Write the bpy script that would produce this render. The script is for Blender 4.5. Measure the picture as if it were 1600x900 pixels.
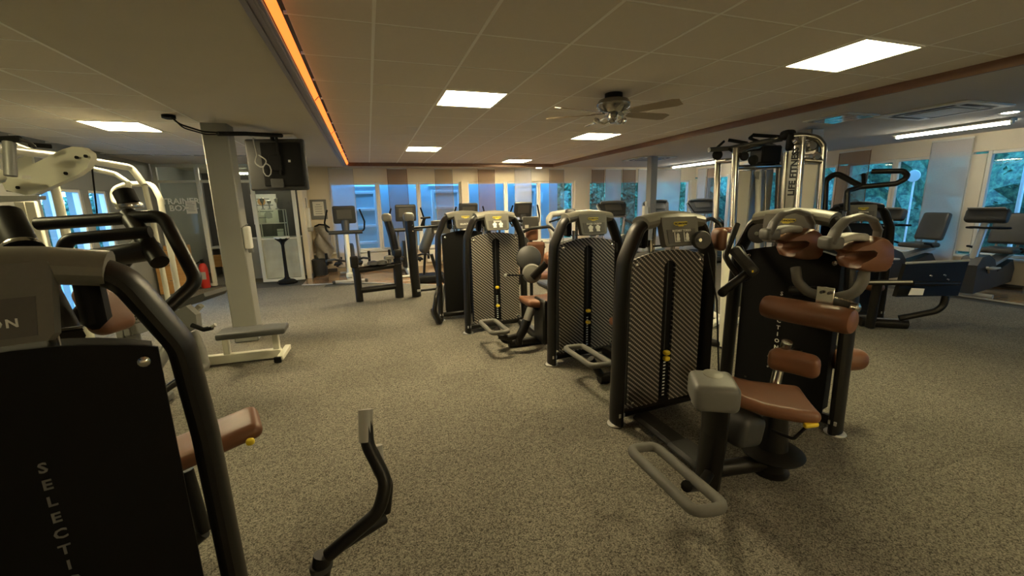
import bpy, math, random
from mathutils import Vector, Matrix
random.seed(7)
PI = math.pi
C = bpy.context.scene.collection
SC = bpy.context.scene
for o in list(bpy.data.objects):
    bpy.data.objects.remove(o)

# ------------------------------------------------------------------ camera, sky, exposure
cam_d = bpy.data.cameras.new('camera')
cam_d.sensor_width = 36.0
cam_d.lens = 651.835 / 1600 * 36.0
cam_d.clip_start = 0.05
cam = bpy.data.objects.new('camera', cam_d)
C.objects.link(cam)
yaw, pitch, roll = math.radians(18.4508), math.radians(-11.3825), math.radians(-1.3892)
F = Vector((math.sin(yaw) * math.cos(pitch), math.cos(yaw) * math.cos(pitch), math.sin(pitch)))
R0 = Vector((math.cos(yaw), -math.sin(yaw), 0))
U0 = R0.cross(F)
Rv = math.cos(roll) * R0 + math.sin(roll) * U0
Uv = -math.sin(roll) * R0 + math.cos(roll) * U0
m = Matrix((Rv, Uv, -F)).transposed().to_4x4()
m.translation = (0, 0, 1.6)
cam.matrix_world = m
SC.camera = cam

world = bpy.data.worlds.new('dusk_sky')
SC.world = world
world.use_nodes = True
wn = world.node_tree
bg = wn.nodes['Background']
tc = wn.nodes.new('ShaderNodeTexCoord')
sx = wn.nodes.new('ShaderNodeSeparateXYZ')
rp = wn.nodes.new('ShaderNodeValToRGB')
wn.links.new(tc.outputs['Generated'], sx.inputs[0])
wn.links.new(sx.outputs['Z'], rp.inputs[0])
wn.links.new(rp.outputs[0], bg.inputs['Color'])
rp.color_ramp.elements[0].position = 0.0
rp.color_ramp.elements[0].color = (0.16, 0.52, 1.0, 1)
rp.color_ramp.elements[1].position = 0.7
rp.color_ramp.elements[1].color = (0.10, 0.42, 0.95, 1)
SKY = 7.4
bg.inputs['Strength'].default_value = SKY

SC.view_settings.view_transform = 'Standard'
SC.view_settings.look = 'None'
SC.view_settings.gamma = 1.0
SC.view_settings.exposure = 0.62
SC.view_settings.use_curve_mapping = False
PANEL_W = 55.0          # strength of the ceiling panels
TUBE_W = 30.0

# ------------------------------------------------------------------ mesh helpers
class B:
    """collects shapes for ONE mesh object"""
    def __init__(s):
        s.v, s.f = [], []
    def add(s, vs, fs):
        n = len(s.v)
        s.v += [tuple(v) for v in vs]
        s.f += [tuple(i + n for i in f) for f in fs]
        return s
    def box(s, c, size, bev=0.0, ax=None):
        hx, hy, hz = size[0] / 2, size[1] / 2, size[2] / 2
        if ax is None:
            ax = (Vector((1, 0, 0)), Vector((0, 1, 0)), Vector((0, 0, 1)))
        c = Vector(c)
        T = lambda x, y, z: c + ax[0] * x + ax[1] * y + ax[2] * z
        if bev <= 0:
            vs = [T(x, y, z) for x in (-hx, hx) for y in (-hy, hy) for z in (-hz, hz)]
            return s.add(vs, [(0, 1, 3, 2), (4, 6, 7, 5), (0, 4, 5, 1), (2, 3, 7, 6), (0, 2, 6, 4), (1, 5, 7, 3)])
        b = min(bev, hx * .98, hy * .98, hz * .98)
        vs, idx = [], {}
        for i in (0, 1):
            for j in (0, 1):
                for k in (0, 1):
                    sx_, sy_, sz_ = (i * 2 - 1), (j * 2 - 1), (k * 2 - 1)
                    for a in range(3):
                        p = [sx_ * (hx - b), sy_ * (hy - b), sz_ * (hz - b)]
                        p[a] = (sx_ * hx, sy_ * hy, sz_ * hz)[a]
                        idx[(i, j, k, a)] = len(vs)
                        vs.append(T(*p))
        g = lambda i, j, k, a: idx[(i, j, k, a)]
        fs = []
        fs.append((g(0,0,0,0), g(0,0,1,0), g(0,1,1,0), g(0,1,0,0)))
        fs.append((g(1,0,0,0), g(1,1,0,0), g(1,1,1,0), g(1,0,1,0)))
        fs.append((g(0,0,0,1), g(1,0,0,1), g(1,0,1,1), g(0,0,1,1)))
        fs.append((g(0,1,0,1), g(0,1,1,1), g(1,1,1,1), g(1,1,0,1)))
        fs.append((g(0,0,0,2), g(0,1,0,2), g(1,1,0,2), g(1,0,0,2)))
        fs.append((g(0,0,1,2), g(1,0,1,2), g(1,1,1,2), g(0,1,1,2)))
        for j in (0, 1):
            for k in (0, 1):
                fs.append((g(0,j,k,1), g(1,j,k,1), g(1,j,k,2), g(0,j,k,2)))
        for i in (0, 1):
            for k in (0, 1):
                fs.append((g(i,0,k,0), g(i,1,k,0), g(i,1,k,2), g(i,0,k,2)))
        for i in (0, 1):
            for j in (0, 1):
                fs.append((g(i,j,0,0), g(i,j,1,0), g(i,j,1,1), g(i,j,0,1)))
        for i in (0, 1):
            for j in (0, 1):
                for k in (0, 1):
                    fs.append((g(i,j,k,0), g(i,j,k,1), g(i,j,k,2)))
        return s.add(vs, fs)
    def tube(s, pts, r, n=10, fillet=0.0, closed=False, ref=None, rb=None, cap=True, r_end=None):
        """sweep a (possibly oval) section; rb = radius along ref"""
        pts = [Vector(p) for p in pts]
        if fillet > 0:
            P, N = [], len(pts)
            for i in range(N):
                if not closed and (i == 0 or i == N - 1):
                    P.append(pts[i]); continue
                a, b, c = pts[i - 1], pts[i], pts[(i + 1) % N]
                u, w = (a - b), (c - b)
                lu, lw = u.length, w.length
                if lu < 1e-6 or lw < 1e-6:
                    P.append(b); continue
                u, w = u / lu, w / lw
                ang = u.angle(w)
                if ang > PI - 0.03:
                    P.append(b); continue
                d = min(fillet / max(math.tan(ang / 2), 1e-3), lu * .48, lw * .48)
                p0, p1 = b + u * d, b + w * d
                k = max(3, int((PI - ang) / 0.26) + 1)
                for t in range(k + 1):
                    q = t / k
                    P.append(p0 * (1 - q) ** 2 + b * 2 * q * (1 - q) + p1 * q * q)
            pts = P
        N = len(pts)
        rb = r if rb is None else rb
        vs, fs = [], []
        prev = Vector(ref) if ref is not None else None
        for i in range(N):
            if closed:
                t = (pts[(i + 1) % N] - pts[i - 1])
            else:
                t = pts[min(i + 1, N - 1)] - pts[max(i - 1, 0)]
            t.normalize()
            if prev is None:
                prev = Vector((0, 0, 1)) if abs(t.z) < .9 else Vector((0, 1, 0))
            bn = prev - t * prev.dot(t)
            if bn.length < 1e-4:
                bn = t.orthogonal()
            bn.normalize()
            if ref is None:
                prev = bn
            nm = t.cross(bn)
            q = 1.0 if r_end is None else 1 + (r_end / r - 1) * i / max(1, N - 1)
            for k in range(n):
                a = 2 * PI * k / n
                vs.append(pts[i] + nm * (math.cos(a) * r * q) + bn * (math.sin(a) * rb * q))
        L = N if closed else N - 1
        for i in range(L):
            j = (i + 1) % N
            for k in range(n):
                k2 = (k + 1) % n
                fs.append((i * n + k, i * n + k2, j * n + k2, j * n + k))
        if cap and not closed:
            fs.append(tuple(range(n - 1, -1, -1)))
            fs.append(tuple((N - 1) * n + k for k in range(n)))
        return s.add(vs, fs)
    def cyl(s, p0, p1, r0, r1=None, n=14):
        return s.tube([p0, p1], r0, n=n, r_end=r1)
    def lathe(s, c, prof, axis=(0, 0, 1), n=20):
        ax = Vector(axis).normalized()
        u = ax.orthogonal().normalized()
        w = ax.cross(u)
        c = Vector(c)
        vs, fs = [], []
        for r, h in prof:
            for k in range(n):
                a = 2 * PI * k / n
                vs.append(c + ax * h + (u * math.cos(a) + w * math.sin(a)) * max(r, 1e-4))
        for i in range(len(prof) - 1):
            for k in range(n):
                k2 = (k + 1) % n
                fs.append((i * n + k, i * n + k2, (i + 1) * n + k2, (i + 1) * n + k))
        fs.append(tuple(range(n - 1, -1, -1)))
        fs.append(tuple((len(prof) - 1) * n + k for k in range(n)))
        return s.add(vs, fs)
    def ball(s, c, r, n=12, sc=(1, 1, 1)):
        prof = [(r * math.sin(PI * i / 8), -r * math.cos(PI * i / 8)) for i in range(9)]
        k = len(s.v)
        s.lathe((0, 0, 0), prof, n=n)
        for i in range(k, len(s.v)):
            v = s.v[i]
            s.v[i] = (c[0] + v[0] * sc[0], c[1] + v[1] * sc[1], c[2] + v[2] * sc[2])
        return s
    def prism(s, outline, o, ux, uy, depth, off=0.0):
        """outline in 2-D, extruded along ux x uy by depth"""
        o, ux, uy = Vector(o), Vector(ux).normalized(), Vector(uy).normalized()
        nz = ux.cross(uy)
        n = len(outline)
        vs = [o + ux * a + uy * b + nz * off for a, b in outline] + [o + ux * a + uy * b + nz * (off + depth) for a, b in outline]
        fs = [tuple(range(n - 1, -1, -1)), tuple(range(n, 2 * n))]
        for i in range(n):
            j = (i + 1) % n
            fs.append((i, j, n + j, n + i))
        return s.add(vs, fs)
    def rbox(s, c, size, r, ax=None, mid=2, deform=None):
        """soft rounded box (upholstery, mouldings)"""
        h = [size[0] / 2, size[1] / 2, size[2] / 2]
        r = min(r, min(h) * .999)
        if ax is None:
            ax = (Vector((1, 0, 0)), Vector((0, 1, 0)), Vector((0, 0, 1)))
        ax = [Vector(a).normalized() for a in ax]
        c = Vector(c)
        def ticks(H):
            t = [-H, -H + r * .25, -H + r * .6, -H + r]
            inner = [(-H + r) + (2 * H - 2 * r) * k / (mid + 1) for k in range(1, mid + 1)] if H - r > 1e-3 else []
            return t + inner + [H - r, H - r * .6, H - r * .25, H]
        T = [ticks(x) for x in h]
        seen, vs, fs = {}, [], []
        def vert(p):
            core = [max(-(h[i] - r), min(h[i] - r, p[i])) for i in range(3)]
            d = Vector([p[i] - core[i] for i in range(3)])
            if d.length > 1e-9:
                d = d.normalized() * r
            q = [core[i] + d[i] for i in range(3)]
            key = tuple(round(x, 5) for x in q)
            if key not in seen:
                seen[key] = len(vs)
                if deform:
                    q = deform(*q)
                vs.append(c + ax[0] * q[0] + ax[1] * q[1] + ax[2] * q[2])
            return seen[key]
        for a in range(3):
            b, d = (a + 1) % 3, (a + 2) % 3
            for sg in (-1, 1):
                for i in range(len(T[b]) - 1):
                    for j in range(len(T[d]) - 1):
                        q = []
                        for (ii, jj) in ((i, j), (i + 1, j), (i + 1, j + 1), (i, j + 1)):
                            p = [0, 0, 0]; p[a] = sg * h[a]; p[b] = T[b][ii]; p[d] = T[d][jj]
                            q.append(vert(p))
                        if sg < 0:
                            q.reverse()
                        u = []
                        for x in q:
                            if x not in u:
                                u.append(x)
                        if len(u) > 2:
                            fs.append(tuple(u))
        return s.add(vs, fs)
    def obj(s, name, mat, parent=None, world=True, sharp=40):
        me = bpy.data.meshes.new(name)
        vs = s.v
        if parent is not None and world:
            inv = MW[parent.name].inverted()
            vs = [inv @ Vector(v) for v in vs]
        me.from_pydata([tuple(v) for v in vs], [], s.f)
        import bmesh
        bm = bmesh.new(); bm.from_mesh(me)
        bmesh.ops.recalc_face_normals(bm, faces=bm.faces)
        bm.to_mesh(me); bm.free()
        if sharp is not None:
            me.shade_smooth()
            me.set_sharp_from_angle(angle=math.radians(sharp))
        me.materials.append(mat)
        o = bpy.data.objects.new(name, me)
        C.objects.link(o)
        if parent is not None:
            o.parent = parent
            MW[o.name] = MW[parent.name]
        else:
            MW[o.name] = Matrix.Identity(4)
        return o

MW = {}
def thing(name, label, cat, loc=(0, 0, 0), rz=0.0, group=None):
    o = bpy.data.objects.new(name, None)
    C.objects.link(o)
    o.location = loc
    o.rotation_euler = (0, 0, rz)
    o.empty_display_size = .1
    MW[o.name] = Matrix.Translation(Vector(loc)) @ Matrix.Rotation(rz, 4, 'Z')
    o['label'] = label; o['category'] = cat
    if group: o['group'] = group
    return o
def tag(o, label, cat, group=None):
    o['label'] = label; o['category'] = cat
    if group: o['group'] = group
    return o
def struct(o, label=None):
    o['kind'] = 'structure'
    if label: o['label'] = label
    return o
def stuff(o):
    o['kind'] = 'stuff'
    return o
def V(*a):
    return Vector(a)
def text(body, o, ux, uy, size, mat, parent, world=True, align='CENTER', depth=.001, name='lettering', spacing=1.0, bold=0.0):
    cu = bpy.data.curves.new('lettering', 'FONT')
    cu.body = body; cu.size = size; cu.align_x = align; cu.align_y = 'CENTER'
    cu.extrude = depth; cu.space_character = spacing; cu.offset = bold
    cu.resolution_u = 2
    t = bpy.data.objects.new('lettering', cu)
    C.objects.link(t)
    dg = bpy.context.evaluated_depsgraph_get()
    me = bpy.data.meshes.new_from_object(t.evaluated_get(dg))
    bpy.data.objects.remove(t)
    ux, uy = Vector(ux).normalized(), Vector(uy).normalized()
    nz = ux.cross(uy)
    M = Matrix((ux, uy, nz)).transposed().to_4x4()
    M.translation = Vector(o)
    if parent is not None and world:
        M = MW[parent.name].inverted() @ M
    me.transform(M)
    me.materials.clear(); me.materials.append(mat)
    ob = bpy.data.objects.new(name, me)
    C.objects.link(ob)
    if parent is not None:
        ob.parent = parent
    MW[ob.name] = MW[parent.name] if parent is not None else Matrix.Identity(4)
    return ob

# ------------------------------------------------------------------ materials
def nodes(name):
    mt = bpy.data.materials.new(name)
    mt.use_nodes = True
    return mt, mt.node_tree, mt.node_tree.nodes['Principled BSDF']
def mat(name, col, rough=.5, metal=0.0, var=.12, scale=30.0, bump=.0, bscale=200.0, spec=.5, coord='Object', coat=0.0):
    mt, nt, p = nodes(name)
    t = nt.nodes.new('ShaderNodeTexCoord')
    nz = nt.nodes.new('ShaderNodeTexNoise')
    nz.inputs['Scale'].default_value = scale
    nz.inputs['Detail'].default_value = 3
    nt.links.new(t.outputs[coord], nz.inputs['Vector'])
    mx = nt.nodes.new('ShaderNodeMix'); mx.data_type = 'RGBA'
    a = [max(0, c * (1 - var)) for c in col] + [1]
    b = [min(1, c * (1 + var)) for c in col] + [1]
    mx.inputs['A'].default_value = a; mx.inputs['B'].default_value = b
    nt.links.new(nz.outputs['Fac'], mx.inputs['Factor'])
    nt.links.new(mx.outputs['Result'], p.inputs['Base Color'])
    p.inputs['Roughness'].default_value = rough
    p.inputs['Metallic'].default_value = metal
    p.inputs['Specular IOR Level'].default_value = spec
    p.inputs['Coat Weight'].default_value = coat
    if bump > 0:
        n2 = nt.nodes.new('ShaderNodeTexNoise')
        n2.inputs['Scale'].default_value = bscale
        nt.links.new(t.outputs[coord], n2.inputs['Vector'])
        bp = nt.nodes.new('ShaderNodeBump')
        bp.inputs['Strength'].default_value = bump
        bp.inputs['Distance'].default_value = .004
        nt.links.new(n2.outputs['Fac'], bp.inputs['Height'])
        nt.links.new(bp.outputs[0], p.inputs['Normal'])
    return mt
def emit(name, col, st):
    mt, nt, p = nodes(name)
    p.inputs['Base Color'].default_value = (*col, 1)
    p.inputs['Emission Color'].default_value = (*col, 1)
    p.inputs['Emission Strength'].default_value = st
    return mt
def sheer(name, col, opac, rough=.9):
    """woven translucent cloth: part see-through, part diffuse, part translucent"""
    mt = bpy.data.materials.new(name); mt.use_nodes = True
    nt = mt.node_tree; nt.nodes.clear()
    out = nt.nodes.new('ShaderNodeOutputMaterial')
    tr = nt.nodes.new('ShaderNodeBsdfTransparent')
    df = nt.nodes.new('ShaderNodeBsdfDiffuse'); df.inputs[0].default_value = (*col, 1)
    tl = nt.nodes.new('ShaderNodeBsdfTranslucent'); tl.inputs[0].default_value = (*col, 1)
    m1 = nt.nodes.new('ShaderNodeMixShader'); m1.inputs[0].default_value = .45
    nt.links.new(df.outputs[0], m1.inputs[1]); nt.links.new(tl.outputs[0], m1.inputs[2])
    m2 = nt.nodes.new('ShaderNodeMixShader')
    t = nt.nodes.new('ShaderNodeTexCoord')
    wv = nt.nodes.new('ShaderNodeTexNoise'); wv.inputs['Scale'].default_value = 60
    nt.links.new(t.outputs['Object'], wv.inputs['Vector'])
    mr = nt.nodes.new('ShaderNodeMapRange')
    mr.inputs['To Min'].default_value = opac - .06; mr.inputs['To Max'].default_value = opac + .06
    nt.links.new(wv.outputs['Fac'], mr.inputs['Value'])
    nt.links.new(mr.outputs[0], m2.inputs[0])
    nt.links.new(tr.outputs[0], m2.inputs[1]); nt.links.new(m1.outputs[0], m2.inputs[2])
    nt.links.new(m2.outputs[0], out.inputs[0])
    return mt
def glass(name, tint=(1, 1, 1), refl=1.0, haze=0.0):
    """thin flat pane: clear with a Fresnel mirror on top"""
    mt = bpy.data.materials.new(name); mt.use_nodes = True
    nt = mt.node_tree; nt.nodes.clear()
    out = nt.nodes.new('ShaderNodeOutputMaterial')
    tr = nt.nodes.new('ShaderNodeBsdfTransparent'); tr.inputs[0].default_value = (*tint, 1)
    gl = nt.nodes.new('ShaderNodeBsdfGlossy'); gl.inputs['Roughness'].default_value = .02
    fr = nt.nodes.new('ShaderNodeFresnel'); fr.inputs['IOR'].default_value = 1.5
    mu = nt.nodes.new('ShaderNodeMath'); mu.operation = 'MULTIPLY'; mu.inputs[1].default_value = refl
    ge = nt.nodes.new('ShaderNodeNewGeometry')
    sb = nt.nodes.new('ShaderNodeMath'); sb.operation = 'SUBTRACT'; sb.inputs[0].default_value = 1.0
    nt.links.new(ge.outputs['Backfacing'], sb.inputs[1])
    m0 = nt.nodes.new('ShaderNodeMath'); m0.operation = 'MULTIPLY'
    nt.links.new(fr.outputs[0], m0.inputs[0]); nt.links.new(sb.outputs[0], m0.inputs[1])
    nt.links.new(m0.outputs[0], mu.inputs[0])
    ms = nt.nodes.new('ShaderNodeMixShader')
    nt.links.new(mu.outputs[0], ms.inputs[0])
    nt.links.new(tr.outputs[0], ms.inputs[1]); nt.links.new(gl.outputs[0], ms.inputs[2])
    last = ms
    if haze > 0:
        df = nt.nodes.new('ShaderNodeBsdfDiffuse'); df.inputs[0].default_value = (.62, .60, .46, 1)
        m2 = nt.nodes.new('ShaderNodeMixShader')
        nz = nt.nodes.new('ShaderNodeTexNoise'); nz.inputs['Scale'].default_value = 3
        mr = nt.nodes.new('ShaderNodeMapRange'); mr.inputs['To Min'].default_value = haze * .7; mr.inputs['To Max'].default_value = haze * 1.3
        nt.links.new(nz.outputs['Fac'], mr.inputs['Value']); nt.links.new(mr.outputs[0], m2.inputs[0])
        nt.links.new(ms.outputs[0], m2.inputs[1]); nt.links.new(df.outputs[0], m2.inputs[2])
        last = m2
    nt.links.new(last.outputs[0], out.inputs[0])
    return mt

def carpet_mat():
    mt, nt, p = nodes('speckled_carpet')
    t = nt.nodes.new('ShaderNodeTexCoord')
    g = nt.nodes.new('ShaderNodeNewGeometry')
    oi = nt.nodes.new('ShaderNodeObjectInfo')
    n1 = nt.nodes.new('ShaderNodeTexVoronoi'); n1.inputs['Scale'].default_value = 190
    n3 = nt.nodes.new('ShaderNodeTexNoise'); n3.inputs['Scale'].default_value = 38; n3.inputs['Detail'].default_value = 3
    nt.links.new(g.outputs['Position'], n3.inputs['Vector'])
    sp = nt.nodes.new('ShaderNodeSeparateColor'); nt.links.new(n1.outputs['Color'], sp.inputs[0])
    mxv = nt.nodes.new('ShaderNodeMath'); mxv.operation = 'MULTIPLY_ADD'; mxv.inputs[1].default_value = .62
    mn = nt.nodes.new('ShaderNodeMath'); mn.operation = 'MULTIPLY'; mn.inputs[1].default_value = .42
    nt.links.new(n3.outputs['Fac'], mn.inputs[0]); nt.links.new(sp.outputs[0], mxv.inputs[0]); nt.links.new(mn.outputs[0], mxv.inputs[2])
    n2 = nt.nodes.new('ShaderNodeTexNoise'); n2.inputs['Scale'].default_value = 1.3; n2.inputs['Detail'].default_value = 3
    nt.links.new(g.outputs['Position'], n1.inputs['Vector']); nt.links.new(g.outputs['Position'], n2.inputs['Vector'])
    cr = nt.nodes.new('ShaderNodeValToRGB')
    cr.color_ramp.elements[0].position = .18; cr.color_ramp.elements[0].color = (.040, .037, .030, 1)
    cr.color_ramp.elements[1].position = .85; cr.color_ramp.elements[1].color = (.26, .242, .198, 1)
    nt.links.new(mxv.outputs[0], cr.inputs[0])
    ad = nt.nodes.new('ShaderNodeMath'); ad.operation = 'MULTIPLY_ADD'; ad.inputs[1].default_value = .13; ad.inputs[2].default_value = .93
    nt.links.new(oi.outputs['Random'], ad.inputs[0])
    m2 = nt.nodes.new('ShaderNodeMapRange'); m2.inputs['To Min'].default_value = .86; m2.inputs['To Max'].default_value = 1.12
    nt.links.new(n2.outputs['Fac'], m2.inputs['Value'])
    mu = nt.nodes.new('ShaderNodeMath'); mu.operation = 'MULTIPLY'
    nt.links.new(ad.outputs[0], mu.inputs[0]); nt.links.new(m2.outputs[0], mu.inputs[1])
    sc = nt.nodes.new('ShaderNodeVectorMath'); sc.operation = 'SCALE'
    nt.links.new(cr.outputs[0], sc.inputs[0]); nt.links.new(mu.outputs[0], sc.inputs['Scale'])
    nt.links.new(sc.outputs[0], p.inputs['Base Color'])
    p.inputs['Roughness'].default_value = .95
    p.inputs['Specular IOR Level'].default_value = .15
    bp = nt.nodes.new('ShaderNodeBump'); bp.inputs['Strength'].default_value = .12; bp.inputs['Distance'].default_value = .003
    nt.links.new(mxv.outputs[0], bp.inputs['Height']); nt.links.new(bp.outputs[0], p.inputs['Normal'])
    return mt
def wood_mat(name, c1, c2, rough=.35, plank=.19, axis=0):
    mt, nt, p = nodes(name)
    g = nt.nodes.new('ShaderNodeTexCoord')
    mp = nt.nodes.new('ShaderNodeMapping')
    mp.inputs['Scale'].default_value = (1.2, 18, 18) if axis == 0 else (18, 1.2, 18)
    if axis == 2: mp.inputs['Scale'].default_value = (14, 14, 1.0)
    nt.links.new(g.outputs['Object'], mp.inputs[0])
    nz = nt.nodes.new('ShaderNodeTexNoise'); nz.inputs['Scale'].default_value = 1.5; nz.inputs['Detail'].default_value = 6
    nt.links.new(mp.outputs[0], nz.inputs['Vector'])
    cr = nt.nodes.new('ShaderNodeValToRGB')
    cr.color_ramp.elements[0].position = .3; cr.color_ramp.elements[0].color = (*c1, 1)
    cr.color_ramp.elements[1].position = .7; cr.color_ramp.elements[1].color = (*c2, 1)
    nt.links.new(nz.outputs['Fac'], cr.inputs[0]); nt.links.new(cr.outputs[0], p.inputs['Base Color'])
    p.inputs['Roughness'].default_value = rough
    return mt
def carbon_mat():
    """diagonal rows of light dashes on a dark plate"""
    mt, nt, p = nodes('diagonal_dash_plate')
    N, L = nt.nodes.new, nt.links.new
    t = N('ShaderNodeTexCoord'); s = N('ShaderNodeSeparateXYZ'); L(t.outputs['Object'], s.inputs[0])
    def math_(op, a, b):
        q = N('ShaderNodeMath'); q.operation = op
        for i, x in enumerate((a, b)):
            if isinstance(x, (int, float)): q.inputs[i].default_value = x
            else: L(x, q.inputs[i])
        return q.outputs[0]
    u = math_('ADD', s.outputs['Z'], math_('MULTIPLY', s.outputs['X'], .85))
    u = math_('FRACT', math_('DIVIDE', math_('ADD', u, 10), .036), 0)
    v = math_('SUBTRACT', s.outputs['X'], math_('MULTIPLY', s.outputs['Z'], .85))
    v = math_('FRACT', math_('DIVIDE', math_('ADD', v, 10), .021), 0)
    a = math_('LESS_THAN', math_('ABSOLUTE', math_('SUBTRACT', u, .5), 0), .19)
    b = math_('LESS_THAN', v, .72)
    k = math_('MULTIPLY', a, b)
    mx = N('ShaderNodeMix'); mx.data_type = 'RGBA'
    mx.inputs['A'].default_value = (.022, .020, .018, 1); mx.inputs['B'].default_value = (.46, .42, .35, 1)
    L(k, mx.inputs['Factor']); L(mx.outputs['Result'], p.inputs['Base Color'])
    p.inputs['Roughness'].default_value = .45
    return mt

M = dict(
    frame=mat('dark_bronze_paint', (.009, .0082, .007), .38, .0, .15, 60, .05, 900, .30),
    hood=mat('warm_grey_plastic', (.165, .16, .132), .42, 0, .08, 80, .08, 1200),
    console=mat('console_grey_plastic', (.135, .130, .110), .5, 0, .08, 80, .06, 1200),
    plate_dark=mat('console_plate', (.085, .082, .072), .4, 0, .08, 60),
    black=mat('black_plastic', (.008, .008, .008), .6, 0, .2, 40, .05, 800, .12),
    black_sheet=mat('black_shroud_sheet', (.004, .0038, .0036), .65, 0, .2, 30, .04, 600, .2),
    carbon=carbon_mat(),
    steel=mat('brushed_steel', (.62, .60, .55), .25, 1.0, .1, 60),
    grip_grey=mat('grey_moulded_handle', (.105, .105, .098), .45, 0, .06, 60, .1, 900),
    chrome=mat('chrome', (.75, .74, .70), .14, 1.0, .05, 30),
    nickel=mat('satin_nickel', (.34, .33, .30), .26, 1.0, .1, 30),
    grip=mat('grey_rubber_grip', (.125, .122, .108), .7, 0, .1, 90, .3, 500),
    footgrey=mat('grey_cast_cover', (.135, .135, .125), .45, 0, .08, 60, .1, 900),
    brown=mat('brown_leatherette', (.185, .080, .040), .40, 0, .14, 9, .12, 350),
    brown_d=mat('dark_brown_leatherette', (.165, .070, .034), .42, 0, .14, 9, .12, 350),
    yellow=mat('yellow_knob', (.80, .60, .03), .4, 0, .05, 30),
    logo_y=mat('yellow_plaque', (.72, .60, .06), .5, 0, .05, 30),
    profile=mat('lilac_grey_profile', (.30, .28, .33), .4, .3, .06, 30),
    blade=mat('fan_blade_veneer', (.24, .19, .13), .4, 0, .1, 12),
    white_t=mat('white_print', (.78, .78, .72), .6, 0, .04, 30),
    grey_t=mat('grey_print', (.16, .16, .15), .6, 0, .04, 30),
    dark_t=mat('dark_print', (.02, .02, .02), .6, 0, .04, 30),
    wallpaint=mat('cream_wall_paint', (.78, .70, .54), .85, 0, .04, 4, .05, 200),
    white_pvc=mat('white_window_frame', (.80, .78, .70), .45, 0, .03, 10),
    ceil=mat('white_ceiling_panel', (.66, .61, .53), .95, 0, .03, 25, .08, 260),
    ceil_s=mat('plaster_ceiling', (.56, .52, .44), .95, 0, .04, 3, .03, 120),
    grid=mat('ceiling_grid_bar', (.85, .84, .78), .5, 0, .03, 30),
    dim=mat('dark_void', (.05, .05, .045), .9, 0, .1, 10),
    beam=wood_mat('brown_wood_edge', (.14, .070, .036), (.20, .105, .055), .5, axis=1),
    grey_col=mat('grey_painted_column', (.27, .27, .245), .6, 0, .04, 5, .03, 300),
    white_mt=mat('cream_painted_steel', (.66, .65, .54), .4, 0, .04, 20),
    white_pl=mat('white_plastic', (.72, .72, .66), .45, 0, .04, 20),
    grey_mt=mat('mid_grey_metal', (.20, .20, .19), .45, .2, .08, 30),
    silver=mat('silver_paint', (.48, .48, .46), .38, .5, .06, 30),
    dgrey=mat('dark_grey_plastic', (.036, .037, .036), .5, 0, .12, 50, .05, 700),
    smoke=mat('pale_grey_shroud', (.50, .48, .44), .35, 0, .06, 6),
    red=mat('red_enamel', (.50, .035, .025), .3, 0, .06, 20),
    paper=mat('paper', (.74, .72, .64), .8, 0, .03, 20),
    cork=mat('dark_wall_paint', (.060, .058, .050), .8, 0, .1, 5),
    orange_w=wood_mat('honey_wood', (.46, .24, .075), (.58, .33, .12), .4, axis=0),
    lam=wood_mat('laminate_floor', (.28, .16, .085), (.38, .24, .14), .14, axis=0),
    foil=mat('grey_plastic_bag', (.20, .18, .15), .35, 0, .3, 14, .8, 30),
    facade=mat('pale_facade_render', (.60, .84, .95), .8, 0, .05, 3),
    facade2=mat('pale_door_paint', (.95, .98, .98), .5, 0, .05, 5),
    paving=mat('grey_paving', (.22, .25, .28), .8, 0, .15, 6),
    trunk=mat('tree_bark', (.10, .08, .06), .9, 0, .3, 20, .5, 40),
    strap=mat('pale_grey_plastic', (.36, .36, .33), .5, 0, .05, 30),
    pad_black=mat('black_vinyl_pad', (.022, .022, .021), .42, 0, .1, 12, .1, 300),
    seat_dark=mat('grey_vinyl_seat', (.060, .062, .060), .5, 0, .1, 12, .1, 300),
    lilac=mat('pale_lilac_mat', (.50, .48, .58), .5, 0, .05, 8),
    pane=glass('window_glass', (1, 1, 1), 1.0),
    part=glass('partition_glass', (.93, .96, .92), 1.0),
    case=glass('cabinet_glass', (.97, 1, .97), 1.0),
    frost=glass('frosted_glass', (.95, .97, .93), .6, .55),
    sheer_w=sheer('white_sheer_cloth', (.80, .78, .80), .62),
    sheer_b=sheer('brown_sheer_cloth', (.30, .16, .10), .55),
    sheer_t=sheer('tan_sheer_cloth', (.42, .30, .19), .48),
    carpet=carpet_mat(),
    lamp=emit('lit_panel', (1.0, .82, .47), PANEL_W * 1.1),
    lamp_old=emit('lit_panel_yellowed', (1.0, .87, .46), PANEL_W * .45),
    lamp_w=emit('lit_tube', (1.0, .93, .74), TUBE_W),
    orange=emit('orange_led', (1.0, .22, .03), 1.15),
)
def leaf_mat(name, c1, c2):
    mt, nt, p = nodes(name)
    oi = nt.nodes.new('ShaderNodeTexCoord'); nz = nt.nodes.new('ShaderNodeTexNoise'); nz.inputs['Scale'].default_value = 9; nz.inputs['Detail'].default_value = 6; nz.inputs['Roughness'].default_value = .7
    nt.links.new(oi.outputs['Object'], nz.inputs['Vector'])
    cr = nt.nodes.new('ShaderNodeValToRGB')
    cr.color_ramp.elements[0].position = .42; cr.color_ramp.elements[0].color = (*c1, 1)
    cr.color_ramp.elements[1].position = .62; cr.color_ramp.elements[1].color = (*c2, 1)
    nt.links.new(nz.outputs['Fac'], cr.inputs[0]); nt.links.new(cr.outputs[0], p.inputs['Base Color'])
    p.inputs['Roughness'].default_value = .6
    return mt
M['leaf'] = leaf_mat('hedge_leaf', (.02, .06, .035), (.11, .22, .11))
M['leaf2'] = leaf_mat('tree_leaf', (.07, .16, .08), (.20, .36, .18))
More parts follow.
